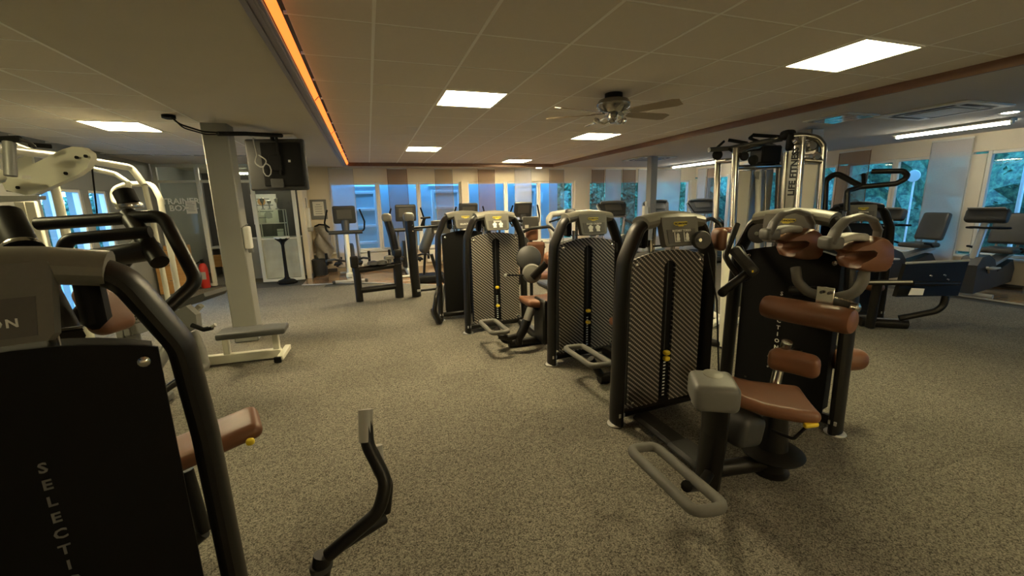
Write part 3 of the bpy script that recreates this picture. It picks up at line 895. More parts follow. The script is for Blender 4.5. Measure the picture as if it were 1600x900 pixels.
def tower(t, W=.78, style='carbon', lines=('',), icons=None, big=None, pins=(.62, .45), hood_mat='hood', logo=True, rear=True, htop=1.475, side_text=False):
    """weight-stack tower in the local frame of t: front looks along local -y"""
    h = W / 2
    pts = [(-h, 0, .012), (-h + .012, 0, .9), (-h + .03, .0, 1.20), (-h + .13, 0, htop - .055), (-.20, 0, htop - .02), (0, 0, htop)]
    pts = pts + [(-x, y, z) for x, y, z in reversed(pts[:-1])]
    B().tube(pts, .038, 14, .16, ref=(0, 1, 0), rb=.072).obj('frame', M['frame'], t, False)
    for s in (-1, 1):
        B().lathe((s * h, 0, .002), [(.062, 0), (.066, .006), (.060, .014)], n=20).obj('foot', M['silver'], t, False)
        B().box((s * h, -.066, .10), (.05, .006, .03), .002).obj('foot_badge', M['silver'], t, False)
    # cross members
    B().box((0, .0, .085), (W - .05, .07, .07), .02).obj('base_bar', M['frame'], t, False)
    # hood
    hp = [(-.245, 0, htop - .026), (-.12, 0, htop - .004), (0, 0, htop + .004), (.12, 0, htop - .004), (.245, 0, htop - .026)]
    B().tube(hp, .050, 14, .1, ref=(0, 1, 0), rb=.090).obj('hood', M[hood_mat], t, False)
    # console: tilted face
    ty = V(0, -.22, -1).normalized(); nrm = V(0, -1, .22).normalized()
    o = V(0, -.083, htop - .02)
    ol = [(-.150, -.03), (.150, -.03), (.155, .0), (.143, .150), (.130, .166), (-.130, .166), (-.143, .150), (-.155, .0)]
    con = B().prism(ol, o - nrm * -.006, X3, ty, .05, -.012).obj('console', M['console'], t, False, sharp=30)
    fc = o + nrm * .0205
    B().prism([(-.122, .054), (.122, .054), (.115, .150), (-.115, .150)], fc - nrm * .002, X3, ty, -.003).obj('label_plate', M['plate_dark'], con, False, sharp=None)
    if logo:
        B().prism([(-.056, .004), (.056, .004), (.060, .018), (.046, .028), (.026, .028), (.020, .036), (-.020, .036), (-.026, .028), (-.046, .028), (-.060, .018)], fc, X3, ty, -.002).obj('logo_plaque', M['logo_y'], con, False, sharp=None)
        text('TECHNOGYM', fc + ty * .017 + nrm * .003, X3, -ty, .018, M['dark_t'], con, False, bold=.0006)
    yy = .065
    for i, ln in enumerate(lines):
        if ln: text(ln, fc + ty * yy + nrm * .003, X3, -ty, .021, M['white_t'], con, False, bold=.0004)
        yy += .04
    if big: text(big, fc + ty * .115 + nrm * .003, X3, -ty, .029, M['white_t'], con, False, spacing=1.25, bold=.0006)
    if icons:
        for s in (-1, 1):
            cx = s * .040
            b = B()
            if icons == 'seated':
                b.prism([(cx - .024, 0.0754), (cx - .018, 0.0754), (cx - .018, 0.1346), (cx + .020, 0.1346), (cx + .020, 0.1389), (cx - .024, 0.1389)], fc, X3, ty, -.003)
                b.prism([(cx - .006, 0.0913), (cx + .006, 0.0783), (cx + .018, 0.0913), (cx + .016, 0.1058), (cx + .020, 0.1166), (cx + .016, 0.1317), (cx - .008, 0.1317), (cx - .010, 0.1166), (cx - .006, 0.1058)], fc, X3, ty, -.003)
            else:
                b.prism([(cx - .010, 0.0754), (cx + .010, 0.0754), (cx + .012, 0.0841), (cx + .028, 0.0899), (cx + .024, 0.1094), (cx + .018, 0.1166), (cx + .022, 0.1389), (cx - .020, 0.1389), (cx - .018, 0.1166), (cx - .028, 0.1058), (cx - .026, 0.0899), (cx - .012, 0.0841)], fc, X3, ty, -.003)
            b.obj('muscle_diagram', M['white_t'], con, False, sharp=None)
    # guide rods and pulleys between hood and shroud
    for s in (-1, 1):
        B().cyl((s * .09, .06, 1.15), (s * .09, .04, htop - .02), .014, n=10).obj('guide_rod', M['steel'], t, False)
    for s in (-1, 1): B().box((s * .185, .06, htop - .115), (.055, .11, .17), .02).obj('pulley_cover', M['black'], t, False)
    B().tube([(-.16, .03, 1.285), (.16, .03, 1.285)], .007, 6).tube([(-.13, .03, 1.24), (-.13, .03, 1.33)], .018, 10).obj('cable_adjuster', M['steel'], t, False)
    # shroud
    ph = h - .085
    dz = htop - 1.465
    B().prism(arch_outline(-ph + .035, ph - .035, .10, 1.175 + dz, 1.228 + dz), (0, .165, 0), X3, Z3, .15).obj('shroud', M['black_sheet'], t, False)
    if style == 'carbon':
        B().prism(arch_outline(-ph, ph, .10, 1.195 + dz, 1.248 + dz, slot=(-.044, .056, 1.185)), (0, -.004, 0), X3, Z3, .018).obj('front_panel', M['carbon'], t, False)
        b = B()
        for s, c in ((1, M['black']),):
            b.box((.005, .004, .65), (.108, .012, 1.08))
        b.obj('stack_slot', M['black'], t, False, sharp=None)
        b = B()
        for k in range(12): b.box((.004, -.008, .16 + .026 * k), (.044, .016, .020), .003)
        stuff(b.obj('weight_plates', M['black'], t, False, sharp=None))
        b = B()
        for k in range(12): b.box((.004, -.0168, .16 + .026 * k), (.020, .001, .010))
        stuff(b.obj('weight_number', M['white_t'], t, False, sharp=None))
        B().tube([(.005, -.004, .48), (.005, -.004, 1.2)], .004, 6).obj('lift_rod', M['dgrey'], t, False)
        for z in pins:
            B().rbox((.004, -.034, z), (.046, .044, .034), .014, mid=0).obj('selector_pin', M['yellow'], t, False)
    else:
        B().prism(arch_outline(-ph, ph, .08, 1.195 + dz, 1.248 + dz), (0, -.004, 0), X3, Z3, .014).obj('front_panel', M['black_sheet'], t, False)
    for s in (-1, 1):
        for z in (.15, 1.16 + dz):
            if style == 'carbon' or z > 1:
                B().lathe((s * (ph - .035), -.020, z), [(.016, 0), (.016, .006), (.008, .012)], (0, -1, 0), n=12).obj('bolt', M['chrome'], t, False)
    if side_text:
        for k, ch in enumerate('SELECTION'):
            text(ch, (side_text[0], -.022, side_text[1] - side_text[2] * k), X3, Z3, side_text[3], M['grey_t'] if len(side_text) < 5 else side_text[4], t, False, bold=.001)
    return con

def soft(c, size, r, ax=None, mid=3, deform=None):
    return B().rbox(c, size, r, ax, mid, deform)
def loop_bar(pts, r, name, mt, parent, fil=.06):
    return B().tube(pts, r, 10, fil, closed=True).obj(name, M[mt], parent)

# ---- rotary torso machine, nearest of the carbon towers
t = thing('weight_machine', 'nearest dash-patterned tower machine with a brown swivel seat and grey box on a post', 'weight machine', (1.985, 2.44, 0), math.radians(3), 'weight machines in the middle row')
tower(t, .80, lines=('ROTARY TORSO',), icons='seated', pins=(.50, .455))
B().box(V(1.77, 2.06, .055), (.15, .66, .05), .02).obj('floor_beam', M['frame'], t)
B().box(V(1.75, 1.83, .075), (.17, .30, .05), .02).obj('step_plate', M['dgrey'], t)
pb = V(1.70, 1.66, 0); pt = V(1.575, 1.52, .60)
B().tube([pb + V(0, 0, .01), V(1.64, 1.58, .40), pt], .055, 12, .1, ref=(0, 1, 0), rb=.075).obj('post', M['frame'], t)
ux = V(.86, -.50, .0).normalized(); uy = V(.50, .86, .0)
soft(V(1.535, 1.505, .672), (.21, .20, .135), .035, (ux, uy, Z3), 1, lambda x, y, z: (x, y, z + .10 * y)).obj('range_selector_box', M['footgrey'], t)
B().lathe(V(1.565, 1.54, .738), [(.05, 0), (.05, .006), (.04, .009)], (0, -.1, 1), n=20).obj('selector_dial', M['hood'], t)
B().tube([V(1.70, 1.70, .06), V(2.22, 1.62, .06)], .045, 10, ref=(0, 0, 1), rb=.05).obj('base_tube', M['frame'], t)
B().lathe(V(2.14, 1.63, .0), [(.10, 0), (.10, .012), (.075, .02), (.07, .10), (.16, .12), (.17, .135), (.15, .15), (.08, .16), (.06, .42), (.10, .44)], n=28).obj('swivel_base', M['frame'], t)
soft(V(1.83, 1.62, .37), (.20, .24, .18), .05, (V(.97, .1, -.2), V(-.1, 1, 0), V(.2, 0, 1)), 1).obj('knee_cover', M['dgrey'], t)
def seat_shape(x, y, z):
    w = .72 + .28 * (1 / (1 + math.exp(-(x + .08) * 16)))
    return (x, y * w, z + .9 * max(0, x - .05) ** 2 * .3 - .25 * (abs(x) < .9) * (y * y) * -1.0 + (.035 * math.exp(-((x + .2) / .09) ** 2)))
sax = V(.80, -.595, -.06).normalized(); say = V(.595, .80, 0).normalized()
soft(V(1.99, 1.60, .50), (.45, .37, .075), .036, (sax, say, sax.cross(say)), 4, seat_shape).obj('seat', M['brown'], t)
B().tube([(1.913, 1.473, 0.399), (1.965, 1.387, 0.384), (2.021, 1.364, 0.461)], .008, 8, .02).obj('seat_lever', M['black'], t)
soft((2.027, 1.353, 0.469), (.07, .03, .024), .010, (V(.9, -.35, .15), V(.35, .9, 0), Z3), 0).obj('lever_grip', M['yellow'], t)
B().tube([V(2.16, 1.66, .35), V(2.30, 1.78, .45), V(2.36, 1.80, .62), V(2.34, 1.76, .74)], .03, 12, .1).obj('back_post', M['nickel'], t)
la = V(.42, -.90, .0).normalized(); lb = V(.90, .42, 0)
soft((2.358, 1.716, 0.623), (.27, .10, .145), .05, (la, lb, Z3), 3, lambda x, y, z: (x, y - 1.2 * x * x, z)).obj('lumbar_pad', M['brown'], t)
B().lathe((2.453, 1.777, 0.654), [(.03, 0), (.03, .016), (.02, .022)], n=18).obj('pad_cap', M['nickel'], t)
q = [V(1.225, 1.74, .285), V(1.375, 1.715, .285), V(1.365, 1.215, .285), V(1.215, 1.24, .285)]
loop_bar(q, .026, 'foot_bar', 'grip', t, .05)
B().tube([V(1.68, 1.62, .12), V(1.50, 1.5, .16), V(1.33, 1.42, .255)], .028, 10, .06).obj('foot_bar_arm', M['frame'], t)
B().lathe((2.118, 2.290, 1.329), [(.060, 0), (.064, .012), (.064, .03), (.056, .04), (.02, .042), (.02, .048)], (-.2, -1, .05), n=28).obj('pulley_disc', M['dgrey'], t)
B().lathe((2.077, 2.246, 1.335), [(.014, 0), (.012, .012)], (-.2, -1, .05), n=12).obj('disc_bolt', M['chrome'], t)
B().tube([(2.210, 2.304, 1.235), (2.163, 2.147, 0.931), (1.997, 1.925, 0.532)], .006, 6).obj('cable', M['black'], t)
soft((2.408, 2.415, 1.311), (.075, .14, .165), .036, (V(.95, -.3, 0), V(.3, .95, 0), Z3), 2, lambda x, y, z: (x + .5 * z * z, y, z)).obj('side_pad', M['brown'], t)

# ---- second and third carbon towers with seats on their near side
def bench_side(t, T, seatx, seaty, bar, full=True):
    """seat, foot bar and side arm placed in world space around tower base T"""
    x, y = seatx, seaty
    soft(V(x, y, .50), (.46, .36, .08), .036, None, 3, lambda a, b_, c: (a, b_ * (1 - .3 * max(0, -a - .05)), c + .35 * a * a)).obj('seat', M['brown'], t)
    B().tube([V(x, y, .02), V(x, y, .46)], .045, 10).obj('seat_post', M['frame'], t)
    B().box(V(x - .02, y, .44), (.34, .20, .05), .02).obj('seat_plate', M['frame'], t)
    B().box(V(x, (y + T[1]) / 2, .06), (.10, abs(T[1] - y), .08), .02).obj('floor_beam', M['frame'], t)
    B().tube([V(x - .02, y - .02, .05), V(x - .42, y - .02, .05)], .045, 10).obj('base_tube', M['frame'], t)
    loop_bar([V(bar[0] - .09, bar[1] + .26, .275), V(bar[0] + .09, bar[1] + .24, .275), V(bar[0] + .10, bar[1] - .25, .275), V(bar[0] - .08, bar[1] - .23, .275)], .025, 'foot_bar', 'grip', t, .05)
    B().tube([V(x - .40, y - .02, .08), V(bar[0] + .12, bar[1] - .02, .10), V(bar[0] + .03, bar[1] - .02, .25)], .035, 10, .08).obj('foot_bar_arm', M['frame'], t)
T2 = (2.02, 3.68)
t = thing('weight_machine', 'second dash-patterned tower machine from the front with two muscle diagrams', 'weight machine', (*T2, 0), math.radians(4), 'weight machines in the middle row')
tower(t, .80, lines=('SEATED CRUNCH',), icons='torso', pins=(.52, .40))
bench_side(t, T2, 2.25, 3.10, (1.71, 3.10))
B().rbox(V(2.42, 3.2, .86), (.10, .34, .46), .05, None, 2).obj('backrest', M['brown'], t)
B().tube([V(2.40, 3.2, .1), V(2.48, 3.2, .9)], .04, 10).obj('back_post', M['frame'], t)
B().lathe(V(2.46, 3.72, 1.15), [(.12, 0), (.12, .03), (.10, .04)], (.2, -1, 0), n=24).obj('pulley_disc', M['dgrey'], t)
T3 = (1.47, 5.05)
t = thing('weight_machine', 'third dash-patterned tower machine with a grey leaning grip and round grey disc beside it', 'weight machine', (*T3, 0), math.radians(5), 'weight machines in the middle row')
tower(t, .80, lines=('PECTORAL',), icons='torso', pins=(.56, .32), side_text=False)
bench_side(t, T3, 1.80, 4.32, (1.20, 4.28))
B().tube([(1.438, 4.110, 0.173), (1.492, 4.109, 0.254), (1.534, 4.117, 0.356)], .05, 12).obj('lever_elbow', M['frame'], t)
B().tube([(1.524, 4.112, 0.315), (1.608, 4.169, 0.466)], .048, 12).obj('lever_grip', M['grip'], t)
B().tube([(1.248, 4.228, 0.177), (1.341, 4.172, 0.160), (1.440, 4.114, 0.194)], .035, 10).obj('lever_bar', M['frame'], t)
B().box((1.435, 4.103, 0.132), (.07, .07, .10), .015).obj('lever_foot', M['frame'], t)
dc = (1.702, 4.375, 0.821)
B().lathe(dc, [(.095, 0), (.11, .02), (.11, .06), (.09, .10), (.04, .115)], (-.35, -.92, .15), n=28).obj('pulley_disc', M['grip'], t)
B().lathe((1.788, 4.696, 0.948), [(.145, 0), (.155, .02), (.145, .05), (.07, .09)], (-.2, -.95, .2), n=28).obj('cam_cover', M['dgrey'], t)
B().tube([(1.658, 4.244, 0.794), (1.857, 4.150, 1.020)], .022, 8, ref=(0, 0, 1), rb=.04).obj('lever_arm', M['frame'], t)
B().cyl((1.396, 4.401, 0.819), (1.587, 4.336, 0.814), .010, n=8).obj('axle_rod', M['black'], t)
B().ball((1.396, 4.401, 0.819), .018).obj('axle_knob', M['strap'], t)
ra = V(.9, -.42, .1)
soft((1.869, 4.094, 1.025), (.26, .15, .15), .072, (ra, V(.42, .9, 0), ra.cross(V(.42, .9, 0))), 1).obj('roller_pad', M['brown'], t)
soft((1.851, 4.056, 0.823), (.12, .30, .46), .05, (V(.9, -.4, 0), V(.4, .9, 0), Z3), 2, lambda x, y, z: (x - .8 * z * z, y, z)).obj('backrest', M['brown'], t)
B().box((1.735, 4.202, 0.311), (.06, .30, .50), .02).obj('back_post', M['frame'], t)

# ---- plain black tower beside it, fourth in the row
T4 = (1.24, 5.78)
t = thing('weight_machine', 'plain black tower machine behind the third patterned tower', 'weight machine', (*T4, 0), math.radians(5), 'weight machines in the middle row')
tower(t, .80, style='plain', lines=('',), big='SELECTION')
for k, ch in enumerate('SELECTION'):
    text(ch, (.27, -.022, .98 - .085 * k), X3, Z3, .06, M['grey_t'], t, False)
B().tube([V(.80, 5.55, .03), V(.72, 5.45, .22), V(.76, 5.5, .42), V(.86, 5.8, .52)], .028, 10, .12).obj('handle_bar', M['frame'], t)
B().tube([V(.80, 5.55, .05), V(.80, 6.2, .05)], .04, 10).obj('base_tube', M['frame'], t)
B().tube([V(.85, 5.78, .10), V(1.0, 6.3, .4), V(1.2, 6.4, .42)], .03, 10, .1).obj('seat_arm', M['frame'], t)
soft(V(1.25, 6.35, .50), (.45, .36, .08), .036).obj('seat', M['brown'], t)
B().tube([V(1.25, 6.35, .02), V(1.25, 6.35, .46)], .045, 10).obj('seat_post', M['frame'], t)

# ---- total abdominal machine
T5 = V(2.815, 2.165, 0); a5 = math.radians(-77)
t = thing('weight_machine', 'black tower machine with brown shoulder hooks on a grey bar and a long brown roller', 'weight machine', T5, a5, 'weight machines in the middle row')
tower(t, .80, style='plain', lines=('TOTAL ABDOMINAL',), big='SELECTION', hood_mat='hood', side_text=(-.02, .915, .051, .040, M['white_t']))
fr = V(math.sin(a5), -math.cos(a5), 0)      # toward the user
sd = V(math.cos(a5), math.sin(a5), 0)
r0, r1 = V(*(2.469, 2.036, 0.889)), V(*(2.561, 1.555, 0.894))
ra = (r1 - r0).normalized(); rc = (r0 + r1) / 2; rl = (r1 - r0).length
rb_ = ra.cross(Z3).normalized()
B().lathe(rc - ra * (rl / 2 + .01), [(.052, 0), (.068, .008), (.075, .026), (.077, .06), (.077, rl - .04), (.075, rl - .006), (.068, rl + .012), (.052, rl + .02)], ra, n=28).obj('roller_pad', M['brown'], t)
ub = [(2.606, 1.960, 1.150), (2.590, 1.925, 1.064), (2.618, 1.870, 1.000), (2.638, 1.732, 0.989), (2.654, 1.619, 1.038), (2.684, 1.604, 1.118), (2.703, 1.618, 1.163)]
B().tube(ub, .030, 12, .08).obj('shoulder_bar', M['grip'], t)
bx = V(*(2.605, 1.756, 0.999))
B().box(V(*(2.577, 1.734, 1.002)), (.095, .125, .012), .004, (ra, Z3, rb_)).obj('clamp_plate', M['steel'], t)
for s in (-1, 1):
    B().lathe(V(*(2.564, 1.728, 1.032)) + ra * .02 * s, [(.009, 0), (.009, .012)], (-.85, -.5, 0), n=8).obj('bolt', M['dgrey'], t)
B().tube([(2.612, 1.706, 0.977), (2.626, 1.613, 0.965)], .026, 10).obj('spring', M['dgrey'], t)
b = B()
for k in range(7):
    p = V(*(2.612, 1.706, 0.977)).lerp(V(*(2.625, 1.619, 0.967)), k / 6)
    b.tube([p + (V(0, math.cos(u * PI / 4), math.sin(u * PI / 4))) * .030 for u in range(8)], .004, 5, closed=True)
stuff(b.obj('spring_coil', M['steel'], t))
B().lathe((2.619, 1.604, 0.964), [(.03, 0), (.03, .03), (.015, .04)], ra, n=14).obj('spring_cap', M['steel'], t)
for c in (V(*(2.639, 2.005, 1.312)), V(*(2.678, 1.641, 1.282))):
    right = Rv.copy(); right.z = 0; right.normalize()
    ff = V(math.sin(yaw), math.cos(yaw), 0)
    # brown hook pad: open C in front, filled behind, so the pocket is a real hollow
    outer = [(-.118, .017), (-.06, .045), (-.013, .058), (.03, .085), (.062, .088), (.10, .070), (.135, .035), (.147, -.03), (.138, -.085), (.113, -.112), (.05, -.116), (-.013, -.108), (-.06, -.092)]
    inner = [(-.052, -.066), (-.01, -.048), (.030, -.022), (.036, .002), (.010, .018), (-.04, .016)]
    prof = outer + [(-.052, -.066)] + inner[1:]
    n = len(prof)
    b = B()
    def ring(q, k, shallow):
        for idx, (px, pz) in enumerate(prof):
            if idx >= len(outer):
                f = shallow
                px = px + (-.085 - px) * f; pz = pz + (-.035 - pz) * f * .6
            b.v.append(tuple(c + right * (px * k + .01 * (1 - k)) + V(0, 0, pz * k) + ff * q))
    lay = [(-.085, .86, 0), (-.07, .96, 0), (-.02, 1.0, 0), (.0, 1.0, .15), (.02, 1.0, .85), (.06, .97, .9), (.085, .86, .9)]
    for q, k, sh in lay: ring(q, k, sh)
    for L in range(len(lay) - 1):
        for i in range(n):
            j = (i + 1) % n
            b.f.append((L * n + i, L * n + j, (L + 1) * n + j, (L + 1) * n + i))
    b.f.append(tuple(range(n - 1, -1, -1))); b.f.append(tuple((len(lay) - 1) * n + i for i in range(n)))
    pad = b.obj('shoulder_pad', M['brown_d'], t, True, 60)
    g = [c + right * x + V(0, 0, z) - ff * y for x, y, z in ((-.195, .02, .05), (-.165, .02, .13), (-.12, .02, .185), (-.04, .02, .205), (.05, .0, .18), (.105, -.02, .12), (.113, -.03, .07))]
    B().tube(g, .021, 12, .03, ref=ff, rb=.042, r_end=.014).obj('handle', M['grip_grey'], t)
    soft(c + right * -.175 + V(0, 0, .055) - ff * .0, (.095, .11, .075), .024, (right, ff, Z3), 1).obj('handle_base', M['grip_grey'], t)
    soft(c + right * -.065 + V(0, 0, .062), (.16, .10, .045), .02, (right, ff, Z3), 3, lambda x, y, z: (x, y, z + .025 - 3.5 * x * x * (1 if x < 0 else .3))).obj('forearm_rest', M['strap'], t)
# arm from the roller bracket back to the tower
B().tube([bx + V(.04, .03, -.02), bx + V(.25, .15, -.02), T5 + V(-.03, -.05, .95)], .035, 10, .08).obj('swing_arm', M['frame'], t)
for nm, q in (('pulley_disc', (2.695, 2.327, 1.345)),):
    B().lathe(q, [(.066, 0), (.070, .012), (.070, .035), (.02, .042)], (-.9, -.45, .05), n=26).obj(nm, M['dgrey'], t)
B().lathe((2.598, 2.264, 1.353), [(.016, 0), (.014, .014)], (-.9, -.45, .05), n=12).obj('disc_bolt', M['chrome'], t)
B().tube([(2.671, 2.509, 1.409), (2.522, 2.456, 1.177), (2.524, 2.412, 1.124), (2.545, 2.304, 1.004), (2.618, 2.294, 1.071), (2.628, 2.435, 1.245)], .022, 10, .04, closed=False).obj('side_handle', M['frame'], t)
B().tube([(2.367, 2.298, 0.949), (2.407, 2.273, 0.993), (2.519, 2.224, 1.093)], .030, 10, .04).obj('side_lever', M['frame'], t)
B().ball((2.362, 2.298, 0.940), .033).obj('lever_end', M['black'], t)
bb = V(*(2.470, 2.235, 1.168)); bu = V(*(2.509, 2.172, 1.083)) - V(*(2.438, 2.307, 1.253))
bu.normalize(); bv = bu.cross(V(.3, .95, 0)).normalized()
B().box(bb, (.24, .08, .05), .018, (bu, bv, bu.cross(bv))).obj('lever_cover', M['dgrey'], t)
B().box(V(*(2.459, 2.151, 1.108)), (.014, .004, .014), .001).obj('warning_label', M['yellow'], t)
for q in ((2.531, 2.026, 0.531), (2.521, 2.014, 0.461), (2.576, 1.987, 0.421), (2.426, 2.101, 0.366)):
    B().lathe(q, [(.008, 0), (.007, .006)], (-.95, -.25, 0), n=10).obj('bolt', M['chrome'], t)
soft((3.122, 1.890, 0.465), (.24, .15, .15), .07, (V(.9, -.4, .05), V(.4, .9, 0), Z3), 1).obj('rear_pad', M['brown_d'], t)
B().tube([V(*(3.122, 1.890, 0.465)), V(3.05, 2.1, .62), V(2.9, 2.15, .5)], .03, 10).obj('rear_pad_arm', M['frame'], t)

# ---- foreground tower at the left edge
T6 = V(-.94, 1.40, 0); a6 = math.radians(16)
t = thing('weight_machine', 'closest huge black tower machine at the picture edge with lettered black shroud', 'weight machine', T6, a6, 'weight machines beside the white multi gym')
tower(t, .80, style='plain', lines=('GLUTEUS',), big='SELECTION', side_text=(.03, .92, .052, .042, M['grey_t']))
def plate(pts, n, th):
    """flat plate from world points, thickness th along n"""
    pts = [V(*p) for p in pts]; n = V(*n).normalized() * th; k = len(pts)
    b = B(); b.v = [tuple(p) for p in pts] + [tuple(p + n) for p in pts]
    b.f = [tuple(range(k)), tuple(range(2 * k - 1, k - 1, -1))] + [(i, (i + 1) % k, k + (i + 1) % k, k + i) for i in range(k)]
    return b
def T(pts, r, name, mt, parent, fil=.06, n=10, **kw):
    return B().tube(pts, r, n, fil, **kw).obj(name, M[mt], parent)
FH = V(math.sin(yaw), math.cos(yaw), 0)
RH_ = V(math.cos(yaw), -math.sin(yaw), 0)
# user side of the closest tower (t is still that tower)
T([(-1.444, 2.365, 1.608), (-1.366, 2.278, 1.474)], .055, 'lever_hub', 'frame', t, 0, 18)
B().lathe((-1.366, 2.278, 1.469), [(.060, -.012), (.064, 0), (.060, .012)], V(*(-1.366, 2.278, 1.469)) - V(*(-1.444, 2.365, 1.608)), n=22).obj('hub_ring', M['steel'], t)
b = B(); e0, e1 = V(*(-1.362, 2.274, 1.458)), V(*(-1.314, 2.219, 1.377))
for k in range(5):
    c = e0.lerp(e1, k / 4); b.lathe(c, [(.058, -.007), (.068, 0), (.058, .007)], e1 - e0, n=20)
b.obj('bellows', M['black'], t)
T([(-1.315, 2.313, 1.565), (-0.840, 2.213, 1.586), (-0.717, 2.091, 1.307), (-0.808, 2.016, 1.216)], .027, 'upper_handle', 'frame', t, .07, 12)
T([(-1.228, 2.118, 1.441), (-1.138, 2.090, 1.448), (-1.119, 2.096, 1.507), (-0.848, 2.095, 1.524)], .024, 'lower_handle', 'frame', t, .05, 12)
T([(-0.983, 2.263, 1.595), (-0.822, 2.060, 1.401)], .033, 'lever_post', 'frame', t, 0, 14)
soft((-0.979, 2.141, 1.433), (.29, .085, .085), .042, (V(*(-0.862, 2.126, 1.444)) - V(*(-1.093, 2.153, 1.413)), FH, Z3), 2).obj('arm_roller', M['pad_black'], t)
T([(-1.104, 2.540, 1.701), (-1.080, 2.519, 1.640)], .042, 'counter_knob', 'black', t, 0, 16)
B().lathe((-1.080, 2.518, 1.634), [(.05, -.012), (.053, 0), (.05, .012)], V(.1, 0, -1), n=20).obj('knob_ring', M['steel'], t)
soft((-1.001, 2.000, 1.240), (.085, .16, .19), .04, (RH_, FH, Z3), 2, lambda x, y, z: (x - .25 * z, y, z)).obj('backrest', M['brown'], t)
sx_ = (V(*(-0.601, 2.086, 0.605)) - V(*(-0.891, 2.009, 0.543))).normalized()
soft((-0.781, 2.066, 0.583), (.44, .26, .075), .037, (sx_, V(-.3, .95, 0), sx_.cross(V(-.3, .95, 0))), 3).obj('seat', M['brown_d'], t)
T([(-0.870, 2.051, 0.470), (-0.835, 2.019, 0.173)], .03, 'seat_post', 'frame', t, 0)
T([V(*(-0.835, 2.019, 0.173)), V(-1.0, 2.0, .06)], .035, 'base_tube', 'frame', t, 0)
T([V(-.96, 1.5, .06), V(-1.1, 2.3, .06)], .05, 'base_tube', 'frame', t, 0)
T([(-1.079, 1.900, 1.156), (-1.382, 2.305, 1.473)], .05, 'lever_stem', 'frame', t, 0, 12)
T([(-1.218, 2.194, 1.154), (-0.926, 2.222, 1.494)], .028, 'lever_stem', 'frame', t, 0, 12)
soft((-0.580, 1.960, 0.600), (.035, .03, .032), .014, None, 0).obj('lever_grip', M['yellow'], t)
# ---- bent handle rising from the bottom edge
t = thing('exercise_bench', 'bent black double handle with pale grips rising at the bottom edge of the picture', 'exercise bench', (-0.263, 1.352, 0.364))
hb = V(*(-0.263, 1.352, 0.364))
T([(-0.231, 1.358, 0.442), (-0.055, 1.367, 0.555), (-0.021, 1.396, 0.646), (-0.075, 1.461, 0.764), (-0.072, 1.505, 0.874)], .0235, 'handle_bar', 'frame', t, .09, 14)
T([(-0.079, 1.466, 0.774), (-0.072, 1.507, 0.878)], .0255, 'grip', 'strap', t, 0, 14)
T([(-0.039, 1.546, 0.411), (-0.018, 1.564, 0.530), (-0.054, 1.595, 0.568), (-0.051, 1.623, 0.655)], .0225, 'handle_bar', 'frame', t, .06, 12)
T([(-0.051, 1.594, 0.568), (-0.050, 1.624, 0.660)], .0245, 'grip', 'strap', t, 0, 12)
T([(-0.218, 1.385, 0.435), (-0.044, 1.505, 0.415)], .022, 'cross_bar', 'frame', t, 0, 12)
T([(-0.245, 1.364, 0.447), hb, (hb.x, hb.y, .02)], .032, 'post', 'frame', t, 0, 14)
B().lathe((-0.255, 1.359, 0.409), [(.036, -.01), (.038, 0), (.036, .01)], (0, 0, 1), n=18).obj('clamp_ring', M['dgrey'], t)
B().box((hb.x, hb.y, .03), (.10, .5, .06), .02).obj('base_foot', M['frame'], t)

# ---- white multi gym along the tall windows
t = thing('multi_gym', 'cream white multi gym with a slanted lever plate and bent tube frames', 'multi gym', (-2.6, 4.2, 0))
n_ = FH
plate([(-2.646, 4.380, 1.865), (-2.519, 4.352, 1.934), (-2.179, 4.273, 2.094), (-2.112, 4.255, 2.112), (-2.038, 4.228, 2.105), (-1.986, 4.202, 2.061), (-1.980, 4.191, 2.022), (-2.015, 4.188, 1.950), (-2.094, 4.202, 1.895), (-2.413, 4.281, 1.763), (-2.479, 4.301, 1.755), (-2.624, 4.358, 1.797)], n_, .05).obj('lever_plate', M['white_mt'], t)
b = plate([(-2.683, 4.456, 1.860), (-2.152, 4.333, 2.117), (-2.068, 4.304, 2.110), (-2.008, 4.268, 2.034), (-2.049, 4.263, 1.947), (-2.450, 4.356, 1.756), (-2.665, 4.435, 1.791)], n_, .03); b.obj('plate_edge', M['black'], t)
for q in ((-2.065, 4.199, 2.026), (-1.999, 4.179, 2.034), (-2.154, 4.204, 1.909), (-2.509, 4.302, 1.812)): B().lathe(q, [(.012, 0), (.012, .012)], -FH, n=10).obj('bolt', M['black'], t)
T([(-2.591, 4.216, 2.190), (-2.556, 4.183, 2.090), (-2.719, 5.324, 2.146), (-2.435, 5.863, 2.092), (-2.312, 5.780, 1.895)], .034, 'upper_frame', 'white_mt', t, .05)
T([(-2.697, 4.677, 2.171), (-2.919, 5.603, 2.130), (-2.608, 5.907, 2.027), (-2.482, 5.846, 1.934), (-2.469, 5.775, 1.622)], .026, 'upper_frame', 'white_mt', t, .04)
T([(-2.695, 6.189, 1.699), (-2.822, 6.235, 1.717), (-2.822, 6.270, 1.879), (-2.645, 6.224, 1.941), (-2.376, 6.131, 1.927), (-2.304, 6.072, 1.763), (-2.257, 5.968, 1.091), (-2.257, 5.968, .02)], .030, 'arch_frame', 'white_mt', t, .12)
T([(-2.977, 5.585, 1.954), (-2.967, 5.568, 1.637), (-2.967, 5.568, .02)], .038, 'post', 'white_mt', t, 0)
T([(-2.312, 5.780, 1.895), (-2.254, 5.673, 1.478), (-2.254, 5.673, .02)], .026, 'post', 'white_mt', t, 0)
T([(-2.244, 3.863, 2.087), (-2.252, 3.818, 1.864)], .032, 'post', 'grey_mt', t, 0)
T([(-2.300, 3.886, 2.106), (-2.177, 3.845, 2.107)], .022, 'handle_bar', 'black', t, 0)
